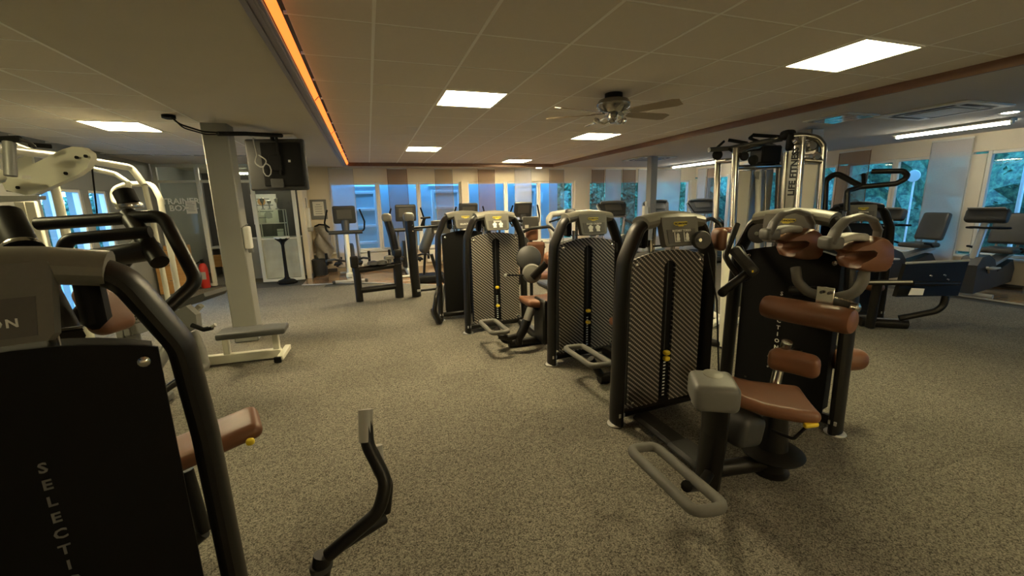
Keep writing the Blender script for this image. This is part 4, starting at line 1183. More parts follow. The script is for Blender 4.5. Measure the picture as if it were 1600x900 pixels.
T([(-2.178, 3.844, 2.103), (-2.152, 3.887, 2.093), (-2.159, 3.938, 2.066)], .012, 'cable', 'dgrey', t, .04)
T([(-2.271, 4.090, 2.101), (-2.190, 4.170, 2.100)], .016, 'handle_bar', 'black', t, 0)
plate([(-2.846, 4.921, 2.074), (-2.716, 4.889, 2.125), (-2.706, 4.860, 2.005), (-2.866, 4.905, 1.966)], n_, .02).obj('shroud_panel', M['white_mt'], t)
plate([(-2.485, 4.119, 1.898), (-2.338, 4.067, 1.886), (-2.340, 4.063, 1.863), (-2.488, 4.114, 1.871)], n_, .06).obj('cross_beam', M['white_mt'], t)
plate([(-2.499, 4.090, 1.745), (-2.246, 4.005, 1.739), (-2.248, 4.000, 1.712), (-2.503, 4.082, 1.700)], n_, .06).obj('cross_beam', M['grey_mt'], t)
for px in ((-3.457, 5.906, 1.701), (-3.354, 5.872, 1.699)):
    p = V(*px); B().box((p.x, p.y, p.z - .35), (.09, .05, .8), .01).obj('weight_guard', M['white_mt'], t)
T([(-2.041, 4.313, 1.995), (-2.222, 4.652, 1.787), (-2.278, 4.726, 1.541)], .006, 'cable', 'black', t, 0, 6)
# lower weight boxes with moulded letters
for k, (q, ch) in enumerate((((-2.001, 4.140, 0.734), 'P'), ((-1.940, 4.123, 0.748), 'T'), ((-1.880, 4.105, 0.762), 'O'))):
    c = V(*q)
    o = soft(c + V(0, .12, 0), (.058, .2, .10), .012, (RH_, FH, Z3), 1).obj('weight_box', M['footgrey'], t)
    text(ch, c + V(0, .012, 0) - FH * .0, RH_, Z3, .07, M['dgrey'], t, depth=.004)
    B().box(c + V(0, .12, -.10), (.06, .2, .09), .008, (RH_, FH, Z3)).obj('weight_block', M['grey_mt'], t)
plate([(-2.057, 4.081, 0.877), (-2.007, 4.069, 0.896), (-1.840, 4.010, 0.881), (-1.809, 3.993, 0.851), (-1.833, 3.991, 0.802), (-1.961, 4.025, 0.760), (-2.065, 4.065, 0.788)], n_, .04).obj('lever_plate', M['white_mt'], t)
B().tube([(-1.867, 4.062, 0.883), (-1.821, 4.040, 0.851), (-1.835, 4.034, 0.802), (-1.967, 4.064, 0.734)], .016, 8, .03).obj('plate_edge', M['black'], t)
T([(-2.9, 3.2, .05), (-2.5, 4.9, .05)], .05, 'base_tube', 'white_mt', t, 0)
T([V(*(-1.987, 4.241, 0.723)) + V(0, 0, -.1), (-1.987, 4.241, .02)], .06, 'post', 'grey_mt', t, 0)
T([V(-2.95, 2.6, .04), V(-2.9, 2.75, 1.9), V(*(-2.486, 4.116, 1.885))], .05, 'post', 'white_mt', t, .1)

# ---- seat machine with bench beside the column
t = thing('weight_bench', 'low bench with black pad on a cream steel beam at the grey column', 'weight bench', (-1.25, 4.75, 0))
bl, br = V(*(-1.868, 4.991, 0.070)), V(*(-1.036, 4.961, 0.070))
bd = (br - bl).normalized()
B().box((bl + br) / 2 + V(0, 0, -.01), ((br - bl).length, .07, .10), .008, (bd, Z3.cross(bd), Z3)).obj('base_beam', M['white_mt'], t)
B().box(br + V(.02, .02, -.02), (.06, .40, .055), .006, (bd, Z3.cross(bd), Z3)).obj('cross_foot', M['white_mt'], t)
B().box(br + V(-.01, -.18, -.03), (.07, .03, .06), .006, (bd, Z3.cross(bd), Z3)).obj('end_cap', M['black'], t)
for q in (br + bd * -.04, bl + bd * .32):
    B().box(q + V(0, 0, .155), (.06, .06, .25), .006, (bd, Z3.cross(bd), Z3)).obj('upright', M['white_mt'], t)
sl, sr = V(*(-1.557, 4.848, 0.360)), V(*(-0.934, 4.849, 0.360))
sd_ = (sr - sl).normalized()
soft((sl + sr) / 2, ((sr - sl).length, .27, .065), .02, (sd_, Z3.cross(sd_), Z3), 2).obj('bench_pad', M['seat_dark'], t)
# neighbour: curved pads and handle of the adductor seat
t = thing('leg_machine', 'grey leg machine with a black curved handle and chain plates beside the low bench', 'leg machine', (-1.95, 3.9, 0))
T([(-1.578, 4.333, 0.533), (-1.518, 4.252, 0.400), (-1.481, 4.185, 0.244), (-1.537, 4.101, 0.267)], .036, 'handle_roller', 'grip', t, .04, 12)
T([(-1.537, 4.101, 0.267), (-1.9, 3.9, .05)], .03, 'base_tube', 'frame', t, 0)
plate([(-1.672, 4.250, 0.753), (-1.563, 4.224, 0.805), (-1.486, 4.182, 0.727), (-1.485, 4.158, 0.619), (-1.611, 4.187, 0.557), (-1.698, 4.221, 0.580)], n_, .06).obj('cam_plate', M['footgrey'], t)
B().lathe((-1.576, 4.168, 0.621), [(.025, 0), (.022, .02)], -FH, n=14).obj('axle_bolt', M['steel'], t)
T([(-1.525, 4.177, 0.641), (-1.434, 4.138, 0.601), (-1.360, 4.116, 0.615)], .02, 'latch_arm', 'black', t, .03)
T([(-1.391, 4.125, 0.611), (-1.331, 4.112, 0.642)], .016, 'latch_grip', 'strap', t, 0)
plate([(-1.685, 4.373, 0.807), (-1.446, 4.311, 0.890), (-1.438, 4.301, 0.857), (-1.463, 4.302, 0.824), (-1.685, 4.361, 0.751)], n_, .30).obj('side_pad', M['dgrey'], t)
plate([(-1.690, 4.556, 0.650), (-1.590, 4.544, 0.748), (-1.558, 4.528, 0.724), (-1.670, 4.543, 0.621)], n_, .05).obj('lever_link', M['white_mt'], t)
T([(-1.602, 4.401, 0.816), (-1.585, 4.308, 0.660)], .022, 'pad_post', 'black', t, 0)
T([V(-2.0, 3.95, .02), V(*(-1.640, 4.294, 0.611))], .05, 'post', 'grey_mt', t, 0)
B().box((-2.0, 3.95, .04), (.5, .5, .08), .02).obj('base_plate', M['grey_mt'], t)

# ---- flat screen hanging from the ceiling, seen from behind
tvp = V(*(-1.089, 6.455, 2.181))
t = thing('television', 'black flat screen seen from behind hanging near the grey column', 'television', tvp)
tu = V(math.cos(math.radians(-12)), math.sin(math.radians(-12)), 0); tw = V(-tu.y, tu.x, 0)
td = -tw
B().rbox(tvp, (.74, .07, .66), .03, (tu, tw, Z3), 1).obj('screen_body', M['dgrey'], t)
B().rbox(tvp - tw * .05 + tu * .08, (.50, .05, .56), .02, (tu, tw, Z3), 1).obj('rear_cover', M['black'], t)
B().box(tvp - tw * .08 + tu * .01 + V(0, 0, .02), (.16, .03, .20), .008, (tu, tw, Z3)).obj('mount_plate', M['black'], t)
B().box(tvp - tw * .085 + tu * .06 + V(0, 0, .12), (.03, .02, .50), .004, (tu, tw, Z3)).obj('mount_bar', M['black'], t)
B().box(tvp - tw * .08 + tu * .0 + V(0, 0, -.24), (.16, .02, .12), .006, (tu, tw, Z3)).obj('socket_box', M['dgrey'], t)
pc = tvp - tw * .10
B().tube([pc + tu * -.22 + V(0, 0, .33), pc + tu * -.20 + V(0, 0, .12), pc + tu * -.24 + V(0, 0, .02), pc + tu * -.16 + V(0, 0, -.05), pc + tu * -.08 + V(0, 0, .05), pc + tu * -.18 + V(0, 0, .12)], .008, 6, .05).obj('cable', M['strap'], t)
B().tube([pc + tu * (-.10 + .05 * math.cos(a * .7)) + V(0, 0, -.07 + .08 * math.sin(a * .7)) for a in range(9)], .007, 6, closed=True).obj('cable_loop', M['strap'], t)
B().box(pc + tu * .19 + V(0, 0, .04), (.03, .005, .03), .002, (tu, tw, Z3)).obj('rating_label', M['paper'], t)
B().tube([tvp - tw * .06 + V(0, 0, .30), tvp - tw * .06 + V(0, 0, .42), V(tvp.x, tvp.y, 2.585)], .025, 8).obj('ceiling_arm', M['black'], t)
B().box((tvp.x, tvp.y + .02, 2.545), (.5, .3, .03), .006).obj('ceiling_bracket', M['grid'], t)
t = thing('cable_duct', 'black cables running along the ceiling from a dark round box to the hanging screen', 'cable', (-1.846, 5.393, 2.570))
B().lathe(V(*(-1.846, 5.393, 2.570)) + V(0, 0, -.04), [(.03, 0), (.06, .01), (.06, .04)], n=18).obj('ceiling_box', M['black'], t)
B().tube([(-1.809, 5.314, 2.550), (-1.769, 5.403, 2.488), (-1.582, 5.456, 2.427), (-1.405, 5.538, 2.432), (-1.197, 5.963, 2.483), (-1.012, 6.342, 2.530)], .009, 7, .1).obj('cable', M['black'], t)
B().tube([(-1.804, 5.344, 2.550), (-1.735, 5.383, 2.448), (-1.569, 5.480, 2.405), (-1.395, 5.587, 2.427), (-1.227, 5.972, 2.476)], .007, 7, .1).obj('cable', M['black'], t)
B().tube([(-1.468, 5.503, 2.418), (-1.253, 5.763, 2.465), (-0.971, 6.274, 2.529)], .024, 8, .1).obj('cable_sleeve', M['black'], t)
# ---- things in and around the glazed room
t = thing('fire_extinguisher', 'red fire extinguisher standing by the cream door post', 'fire extinguisher', (-3.42, 10.40, 0))
B().lathe((0, 0, 0), [(.075, 0), (.082, .02), (.082, .42), (.06, .50), (.03, .53)], n=24).obj('cylinder', M['red'], t, False)
B().lathe((0, 0, .52), [(.03, 0), (.03, .05), (.02, .07)], n=14).box((0, -.02, .60), (.03, .12, .02), .005).obj('valve', M['black'], t, False)
B().tube([(-.03, 0, .57), (-.12, -.02, .52), (-.105, -.03, .2)], .012, 8, .05).obj('hose', M['black'], t, False)
B().box((.01, -.083, .27), (.09, .004, .16), .001).obj('instruction_label', M['strap'], t, False)
t = thing('drawer_cabinet', 'honey coloured wooden drawer cabinet behind the gym frame beside the trainer room', 'cabinet', (-3.80, 10.12, 0))
B().box((0, 0, .47), (.50, .40, .94), .006).obj('body', M['orange_w'], t, False)
for k in range(3):
    d = B().box((0, -.205, .17 + .30 * k), (.48, .018, .28), .004).obj('drawer', M['orange_w'], t, False)
    B().box((0, -.218, .27 + .30 * k), (.10, .012, .012), .003).obj('handle', M['steel'], d, False)
t = thing('partition_screen', 'grey board screen standing left of the honey drawers', 'screen', (-4.0, 9.2, 0))
B().box((.0, 0, .52), (.04, .75, 1.04), .006).obj('board', M['grey_col'], t, False)
B().box((0, 0, 1.05), (.05, .77, .03), .006).obj('top_rail', M['strap'], t, False)
for s in (-.3, .3): B().box((0, s, .012), (.2, .05, .024), .004).obj('foot', M['strap'], t, False)
t = thing('reception_counter', 'grey counter inside the trainer room with papers on it', 'counter', (-2.25, 11.45, 0))
B().box((0, 0, .46), (1.4, .5, .92), .01).obj('body', M['grey_col'], t, False)
B().box((0, 0, .935), (1.46, .58, .03), .006).obj('top', M['strap'], t, False)
t = thing('desk', 'low wooden desk inside the trainer room doorway', 'desk', (-3.15, 12.3, 0))
B().box((0, 0, .71), (1.3, .7, .04), .006).obj('top', M['strap'], t, False)
B().box((-.1, -.30, .40), (1.0, .03, .30), .004).obj('front_board', M['orange_w'], t, False)
for s in (-.6, .6): B().box((s, 0, .345), (.04, .6, .69), .004).obj('leg', M['grey_mt'], t, False)
for k, (x, y, lab) in enumerate(((-3.3, 12.1, 'loose white papers at the near end of the desk'), (-2.95, 12.25, 'crumpled white papers at the far end of the desk'))):
    t = thing('paper_stack', lab, 'papers', (x, y, .731), .3, 'papers on the desk')
    for q in range(3):
        B().box((.02 * q, .015 * q, .012 + .024 * q), (.24, .18, .020), .004).obj('paper', M['paper'], t, False)
t = thing('display_cabinet', 'glass display cabinet with trophies on top behind the trainer room pane', 'cabinet', (-2.18, 11.35, .951))
b = B()
for x in (-.28, .28):
    for y in (-.16, .16): b.box((x, y, .33), (.02, .02, .66))
for z in (.01, .335, .65): b.box((0, 0, z), (.58, .34, .016))
b.obj('frame', M['white_mt'], t, False, sharp=None)
for s in (-1, 1): B().box((0, s * .165, .33), (.54, .004, .62)).obj('glass_panel', M['case'], t, False, sharp=None)
for x, zz, nm, lab in ((-.20, .341, 'box', 'small white parcel on the cabinet shelf'), (.14, .017, 'box', 'white picture card low in the cabinet')):
    t2_ = thing('gift_box', lab, 'box', (-2.18 + x, 11.35, .951 + zz))
    B().box((0, 0, .09), (.13, .08, .18), .01).obj('box_body', M['paper'], t2_, False); B().box((0, -.002, .13), (.134, .08, .02), .004).obj('ribbon', M['grey_mt'], t2_, False)
for k, (x, h, lab) in enumerate(((-.16, .24, 'left silver trophy on the glass cabinet'), (-.02, .18, 'small middle trophy on the glass cabinet'), (.14, .23, 'right silver trophy on the glass cabinet'))):
    t2_ = thing('trophy', lab, 'trophy', (-2.18 + x, 11.33, .951 + .659), 0, 'trophies on the cabinet')
    B().lathe((0, 0, 0), [(.04, 0), (.04, .02), (.03, .025)], n=14).obj('base', M['strap'], t2_, False)
    B().lathe((0, 0, .025), [(.012, 0), (.010, h * .4), (.016, h * .5), (.04, h * .7), (.045, h * .95), (.03, h)], n=14).obj('cup', M['chrome'], t2_, False)
def poster(name, lab, c, w, h, nrm, lines, mt='paper', grp=None, circles=False):
    t = thing(name, lab, 'poster', c, 0, grp)
    nrm = V(*nrm); ux = Z3.cross(nrm).normalized() if abs(nrm.z) < .9 else X3
    B().box(V(*c), (w, .008, h), .001, (ux, nrm, Z3)).obj('sheet', M[mt], t)
    for k in range(lines):
        B().box(V(*c) + nrm * .005 + V(0, 0, h * (.34 - .62 * k / max(1, lines - 1))) + ux * (0 if k % 2 else -.02), (w * (.7 if k % 3 else .5), .001, h * .03), 0, (ux, nrm, Z3)).obj('print_line', M['grey_mt'], t, sharp=None)
    if circles:
        for s, mm in ((.25, 'orange_w'), (-.2, 'strap')):
            B().lathe(V(*c) + nrm * .005 + V(0, 0, h * s) + ux * (-.1 if s > 0 else .1) * w, [(w * .16, 0), (w * .16, .001)], nrm, n=20).obj('print_disc', M[mm], t, sharp=None)
poster('notice', 'cream notice sheet on the glass beside the trainer lettering', (-3.504, 10.585, 1.690), .19, .26, (0, -1, 0), 6)
poster('wall_poster', 'large white poster with discs on the dark wall behind the column', (-2.72, 13.41, 1.62), .62, .82, (0, -1, 0), 4, circles=True)
t = thing('picture_frame', 'grey framed certificate on the cream wall beside the windows', 'picture', (-1.16, 11.485, 1.58))
B().box((0, 0, 0), (.37, .025, .48), .005).obj('frame', M['grey_mt'], t, False)
B().box((0, -.014, .02), (.25, .004, .34), .001).obj('certificate', M['paper'], t, False)
for k in range(5): B().box((0, -.017, .12 - .055 * k), (.16 if k else .10, .001, .012)).obj('print_line', M['grey_mt'], t, False, sharp=None)
t = thing('towel_dispenser', 'white dispenser on the short wall beside the glass room', 'dispenser', (-1.36, 10.95, 1.30))
soft((0, 0, .10), (.10, .22, .46), .02).obj('case', M['white_pl'], t, False)
B().box((.02, 0, -.17), (.12, .16, .10), .01).obj('tray', M['strap'], t, False)
B().cyl((0, 0, .33), (0, 0, .55), .012, n=8).obj('antenna', M['strap'], t, False)
t = thing('waste_bin', 'dark pail with steel rim standing under the grey plastic bag', 'bin', (-1.22, 10.95, .008))
B().lathe((0, 0, 0), [(.15, 0), (.16, .01), (.18, .38), (.185, .40), (.17, .40), (.16, .06)], n=26).obj('pail', M['dgrey'], t, False)
B().lathe((0, 0, .001), [(.17, 0), (.175, .012), (.17, .02)], n=26).obj('rim', M['steel'], t, False)
t = thing('bag_roll', 'tall crumpled grey plastic bag hanging on the cream wall above the pail', 'bag', (-1.12, 11.36, .25))
def crump(x, y, z):
    return (x * (1 + .16 * math.sin(9 * z + 2)) + .03 * math.sin(17 * z + x * 20), y + .03 * math.sin(13 * z + x * 25), z)
soft((0, 0, .45), (.36, .18, .95), .08, None, 9, crump).obj('bag', M['foil'], t, False, 80)
B().tube([(-.16, 0, .92), (-.05, -.06, .97), (.10, -.06, .95), (.17, 0, .88)], .02, 8, .05).obj('bag_edge', M['black'], t, False)
B().tube([(-.16, .08, -.1), (-.16, .08, .95)], .015, 8).tube([(-.16, .08, .9), (-.16, .125, .9)], .012, 6).obj('wall_bracket', M['steel'], t, False)
t = thing('pedestal_stand', 'black pedestal ashtray stand with pale rimmed bowl on an octagonal foot', 'stand', (-1.83, 10.22, 0))
B().lathe((0, 0, 0), [(.20, 0), (.21, .03), (.17, .07), (.07, .10), (.045, .14), (.035, .3), (.032, .84), (.05, .90), (.10, .94), (.15, .985), (.155, 1.0), (.12, .995)], n=8).obj('stem', M['black'], t, False, 30)
B().lathe((0, 0, .985), [(.142, 0), (.15, .012), (.15, .032), (.135, .036)], n=24).obj('bowl_rim', M['white_pl'], t, False)
for k in range(8):
    a = 2 * PI * k / 8
    B().lathe((.125 * math.cos(a), .125 * math.sin(a), .995), [(.028, 0), (.036, .014), (.028, .028)], n=10).obj('rim_ball', M['white_pl'], t, False)
t = thing('sanitizer_dispenser', 'white sanitizer dispenser on the side of the grey column', 'dispenser', (-1.40, 5.80, 1.28))
soft((0, 0, 0), (.07, .12, .27), .018).obj('case', M['white_pl'], t, False)
B().box((.02, -.03, -.155), (.05, .05, .05), .008).obj('nozzle', M['grey_mt'], t, False)
B().tube([(-.01, 0, .13), (.05, -.1, .17), (-.02, -.16, .12)], .006, 6, .04).obj('lever', M['grey_mt'], t, False)
t = thing('wall_box', 'cream switch box on the side of the slim grey column', 'box', (6.205, 8.500, 1.328))
B().box((0, 0, 0), (.12, .10, .30), .01).obj('case', M['white_mt'], t, False)
B().box((.02, 0, .20), (.06, .06, .12), .02).obj('conduit', M['white_mt'], t, False)
# ---- leg press tower at the far side with a black foot plate
c7 = V(*(5.885, 3.695, 1.406)); c7.z = 0
t = thing('weight_machine', 'black tower machine with a tilted black foot plate on a long arm', 'weight machine', c7, math.radians(-28))
tower(t, .84, style='plain', lines=('ABDUCTOR',), big='SELECTION', hood_mat='frame')
T([(5.533, 3.859, 1.374), (5.586, 3.932, 1.800), (5.718, 3.907, 1.893), (5.740, 3.591, 1.703)], .035, 'upper_handle', 'frame', t, .10, 12)
T([(5.428, 3.527, 1.420), (5.457, 3.569, 1.660), (5.613, 3.526, 1.702), (5.775, 3.261, 1.724), (5.816, 3.204, 1.770), (5.848, 3.203, 1.820), (5.857, 3.264, 1.867), (5.752, 3.517, 1.879)], .030, 'upper_handle', 'frame', t, .05, 12)
T([(5.649, 3.513, 1.701), (5.712, 3.579, 1.854)], .022, 'grip_stub', 'black', t, 0)
soft((6.354, 3.951, 1.830), (.04, .04, .10), .015).obj('stub_knob', M['dgrey'], t)
pl = [(5.747, 3.025, 0.820), (6.426, 2.801, 0.832), (6.275, 2.771, 0.456), (5.605, 2.996, 0.459)]
plate(pl, FH, .05).obj('foot_plate', M['black'], t, True, None)
T([(5.748, 3.028, 0.834), (6.427, 2.804, 0.846)], .014, 'plate_edge', 'strap', t, 0, 8)
T([(5.511, 3.270, 0.590), (5.737, 2.932, 0.622)], .032, 'plate_arm', 'frame', t, 0, 12)
T([(5.724, 2.925, 0.617), (6.201, 2.753, 0.607)], .024, 'plate_arm', 'frame', t, 0, 12)
T([(5.460, 3.267, 0.595), (5.689, 2.909, 0.641)], .012, 'arm_trim', 'strap', t, 0, 8)
plate([(5.718, 2.927, 0.565), (5.854, 2.879, 0.555), (5.827, 2.873, 0.485), (5.677, 2.924, 0.489)], -FH, .006).obj('plate_label', M['paper'], t, True, None)
for q in ((5.960, 2.894, 0.691), (6.111, 2.844, 0.694), (6.141, 2.824, 0.644)): B().lathe(q, [(.014, 0), (.010, .012)], -FH, n=10).obj('bolt', M['steel'], t)
T([(6.209, 2.846, 0.447), (6.197, 2.846, 0.327), (6.146, 2.881, 0.263), (5.979, 3.027, 0.183), (5.914, 3.096, 0.150)], .036, 'lower_arm', 'frame', t, .12, 12)
T([(5.698, 3.373, .06), (6.068, 3.091, .06)], .06, 'base_tube', 'frame', t, 0, 14)
T([(5.655, 3.223, 0.594), (5.696, 3.263, .02)], .05, 'support_post', 'frame', t, 0, 14)
soft((5.995, 3.457, 0.461), (.16, .2, .10), .045, (RH_, FH, Z3), 1).obj('hip_pad', M['brown_d'], t)
# ---- cable station
t = thing('cable_station', 'tall chrome cable station with grey shrouds and pull-up bars on top', 'cable station', (4.75, 4.1, 0))
fl = lambda *a: a
T([(4.624, 4.752, 2.127), (4.383, 4.429, .03)], .042, 'post', 'nickel', t, 0, 12)
T([(4.614, 4.752, 2.110), (4.520, 4.348, 2.085)], .032, 'cross_tube', 'nickel', t, 0, 12)
T([(4.490, 4.333, 2.224), (4.256, 4.010, .03)], .045, 'post', 'nickel', t, 0, 12)
T([(4.492, 4.319, 2.160), (4.688, 4.322, 2.226), (5.056, 4.315, 2.263), (5.207, 4.301, 2.184), (5.059, 4.030, .03)], .042, 'bent_frame', 'nickel', t, .12, 12)
T([(4.485, 4.284, 1.984), (5.199, 4.267, 2.010)], .030, 'cross_tube', 'nickel', t, 0, 12)
def slab(name, q0, q1, d0, d1, zb, mt, th=.08):
    """upright shroud sheet between two pixels' points at depths, down to zb"""
    a, c = V(*q0), V(*q1)
    b = B()
    w = (c - a); w.z = 0; u = w.normalized(); nrm = V(-u.y, u.x, 0)
    z1 = max(a.z, c.z)
    b.box((a + c) / 2 + V(0, 0, ((z1 + zb) / 2 - (a.z + c.z) / 2)) + nrm * th, (w.length, th, z1 - zb), .01, (u, nrm, Z3))
    return b.obj(name, M[mt], t)
slab('shroud_panel', (4.545, 4.287, 1.937), (4.753, 4.274, 1.952), 0, 0, .12, 'smoke')
slab('shroud_panel', (4.770, 4.289, 1.946), (5.148, 4.275, 1.970), 0, 0, .12, 'grey_mt')
T([(4.808, 4.256, 1.951), (4.658, 3.976, 0.297)], .035, 'guide_rod', 'strap', t, 0, 10)
T([(4.930, 4.258, 1.951), (4.788, 3.984, 0.282)], .012, 'guide_rod', 'chrome', t, 0, 8)
plate([(4.715, 4.229, 1.933), (4.859, 4.215, 1.940), (4.829, 4.208, 1.860), (4.778, 4.207, 1.828), (4.733, 4.219, 1.861)], FH, .03).obj('pulley_bracket', M['grey_mt'], t)
B().box(V(*(5.019, 4.356, 2.147)), (.26, .30, .22), .02, (RH_, FH, Z3)).obj('pulley_housing', M['black'], t)
for q, r in (((4.539, 4.242, 2.120), .055), ((4.641, 4.197, 2.070), .062), ((4.461, 4.602, 2.175), .065)):
    B().lathe(V(*q) + FH * -.02, [(r * .8, 0), (r, .01), (r * .85, .02), (r, .03), (r * .8, .04)], FH, n=22).obj('pulley', M['black'], t)
T([(4.244, 4.524, 2.227), (4.538, 4.483, 2.243), (4.736, 4.371, 2.280)], .030, 'top_bar', 'dgrey', t, 0, 12)
T([(4.537, 4.480, 2.227), (4.816, 4.347, 2.294), (5.002, 4.187, 2.338)], .022, 'top_bar', 'nickel', t, 0, 10)
T([(4.381, 4.538, 2.255), (4.598, 4.648, 2.355)], .016, 'pull_grip', 'black', t, 0, 8)
T([(4.522, 4.488, 2.244), (4.463, 4.333, 2.176)], .018, 'pull_grip', 'black', t, 0, 8)
T([(4.656, 4.632, 2.371), (4.809, 4.460, 2.310)], .022, 'pull_grip', 'black', t, 0, 10)
T([(4.971, 4.539, 2.430), (5.137, 4.256, 2.368)], .024, 'pull_grip', 'black', t, 0, 10)
T([(4.971, 4.538, 2.422), (4.839, 4.464, 2.375), (4.857, 4.339, 2.318)], .020, 'pull_grip', 'black', t, .03, 10)
T([(4.752, 4.366, 2.280), (4.913, 4.264, 2.309), (5.055, 4.167, 2.329)], .034, 'top_bar', 'dgrey', t, 0, 10)
soft((4.983, 4.035, 2.353), (.15, .16, .12), .05, (RH_, FH, Z3), 1).obj('pulley_cap', M['black'], t)
# taller tower with the lettering
T([(5.011, 3.856, 2.312), (4.801, 3.628, .03)], .036, 'post', 'steel', t, 0, 14)
T([(4.951, 3.932, 2.322), (5.034, 3.850, 2.319), (5.124, 3.757, 2.278), (5.181, 3.719, 2.187), (5.012, 3.504, .03)], .036, 'bent_frame', 'nickel', t, .10, 12)
T([(5.001, 3.800, 2.033), (5.144, 3.693, 2.009)], .030, 'cross_tube', 'nickel', t, 0, 10)
slab('shroud_panel', (4.961, 3.804, 1.989), (5.128, 3.694, 1.987), 0, 0, .12, 'smoke')
slab('shroud_panel', (5.056, 3.853, 2.269), (5.185, 3.751, 2.243), 0, 0, 2.1, 'nickel')
plt = slab('lettered_column', (4.907, 3.944, 2.160), (4.982, 3.857, 2.172), 0, 0, .1, 'silver', .06)
T([(4.914, 3.981, 2.142), (4.760, 3.768, .03)], .026, 'post', 'nickel', t, 0, 10)
T([(4.938, 3.889, 2.249), (4.937, 3.851, 2.273)], .05, 'pulley_wheel', 'chrome', t, 0, 16)
T([(4.910, 3.828, 2.124), (4.916, 3.842, 2.198)], .04, 'pulley_wheel', 'chrome', t, 0, 16)
soft((4.965, 3.968, 2.261), (.10, .10, .22), .04, (RH_, FH, Z3), 1).obj('pulley_cover', M['black'], t)
for q, r in (((5.065, 3.780, 2.193), .06), ((5.085, 3.726, 2.070), .05)):
    B().lathe(V(*q) - FH * .03, [(r * .7, 0), (r, .015), (r * .7, .03)], FH, n=18).obj('pulley', M['chrome'], t)
text('LIFE FITNESS', V(*(4.798, 3.764, 1.897)), V(*(4.838, 3.794, 2.104)) - V(*(4.769, 3.739, 1.734)), -RH_, .105, M['dark_t'], t, bold=.004)
B().rbox(V(4.096, 4.064, .05), (.34, .09, .06), .025, (V(.9, .43, 0), V(-.43, .9, 0), Z3), 1).obj('base_foot', M['white_mt'], t)
T([(4.383, 4.429, .05), (4.256, 4.010, .05), (5.059, 4.030, .05)], .04, 'base_tube', 'white_mt', t, 0, 10)
T([(4.801, 3.628, .05), (5.012, 3.504, .05)], .04, 'base_tube', 'white_mt', t, 0, 10)
b = B(); b.box(V(*(4.524, 4.545, 1.248)), (.10, .10, .10), .02); b.obj('counter_display', M['black'], t)
# tan backrest machine glimpsed between the rotary tower and the station
t = thing('hoop_machine', 'machine with a black hoop handle behind the rotary tower and a cream post', 'machine', (3.15, 4.1, 0))
T([(3.482, 3.736, 1.368), (3.655, 3.790, 1.389), (3.739, 3.748, 1.323), (3.717, 3.681, 1.228)], .022, 'hoop', 'frame', t, .06)
T([(3.649, 3.543, 1.232), (3.550, 3.383, .02)], .05, 'post', 'white_mt', t, 0)
B().box(V(*(3.657, 3.545, 1.252)) + V(0, 0, .02), (.12, .12, .05), .01).obj('post_cap', M['brown_d'], t)
T([(3.482, 3.736, 1.368), (3.438, 3.611, .02)], .03, 'upright', 'frame', t, 0)
T([(3.438, 3.611, .04), (3.550, 3.383, .04)], .04, 'base_tube', 'frame', t, 0)

# ---- low leg frame in front of the laminate
t = thing('leg_machine', 'black low frame machine with two round-topped posts before the laminate floor', 'leg machine', (.3, 7.5, 0))
yF = 7.52
T([(-.27, yF, .01), (-.28, yF, .60)], .062, 'front_post', 'frame', t, 0, 14)
T([(.40, yF + .05, .01), (.40, yF + .05, .62)], .075, 'rear_post', 'frame', t, 0, 14)
T([(-.27, yF, .20), (.40, yF + .05, .22)], .052, 'lower_bar', 'frame', t, 0, 14)
T([(-.27, yF, .55), (.42, yF + .05, .60)], .052, 'upper_bar', 'frame', t, 0, 14)
soft((-.30, yF, .70), (.13, .13, .20), .03).obj('post_head', M['frame'], t)
for x, z in ((.0, .635), (.14, .63)):
    B().lathe((x, yF - .03, z), [(.05, -.01), (.10, .01), (.09, .05), (.03, .07)], n=20).obj('round_pad', M['dgrey'], t)
B().lathe((.27, yF, .70), [(.03, -.06), (.03, 0), (.09, .02), (.085, .06), (.04, .075)], n=20).obj('round_knob', M['hood'], t)
T([(-.15, yF - .02, .64), (.24, yF - .02, .70)], .022, 'slide_bar', 'strap', t, 0)
T([(.42, yF + .10, .58), (.36, yF + .12, 1.1), (.30, yF + .15, 1.40)], .068, 'lever_post', 'frame', t, .1, 14)
soft((.29, yF + .15, 1.42), (.17, .20, .15), .065, None, 1).obj('post_cap', M['hood'], t)
soft((.42, yF + .02, .80), (.14, .14, .16), .05).obj('pivot_cover', M['frame'], t)
T([(.70, yF + .05, .01), (.66, yF + .05, 1.38)], .082, 'tower_post', 'frame', t, 0, 16, ref=(0, 1, 0), rb=.10)
soft((.655, yF + .05, 1.42), (.19, .24, .16), .07, None, 1).obj('tower_cap', M['hood'], t)
B().box((.735, yF - .055, .12), (.06, .012, .04), .003).obj('foot_badge', M['silver'], t)
for z in (1.18, 1.28): B().lathe((.70, yF - .05, z), [(.014, 0), (.01, .01)], (0, -1, 0), n=10).obj('bolt', M['chrome'], t)
T([(.70, yF, 1.23), (1.16, yF + .1, 1.24)], .022, 'side_arm', 'frame', t, 0)
B().box((1.22, yF + .15, 1.22), (.34, .04, .24), .01).obj('foot_plate', M['plate_dark'], t)
B().box((1.13, yF + .127, 1.14), (.07, .006, .05), .002).obj('plate_label', M['paper'], t)
T([(.72, yF + .05, .10), (1.15, yF + .1, .10)], .022, 'base_tube', 'frame', t, 0)
T([(1.15, yF + .1, .02), (1.17, yF + .18, 1.15)], .03, 'plate_post', 'frame', t, 0)
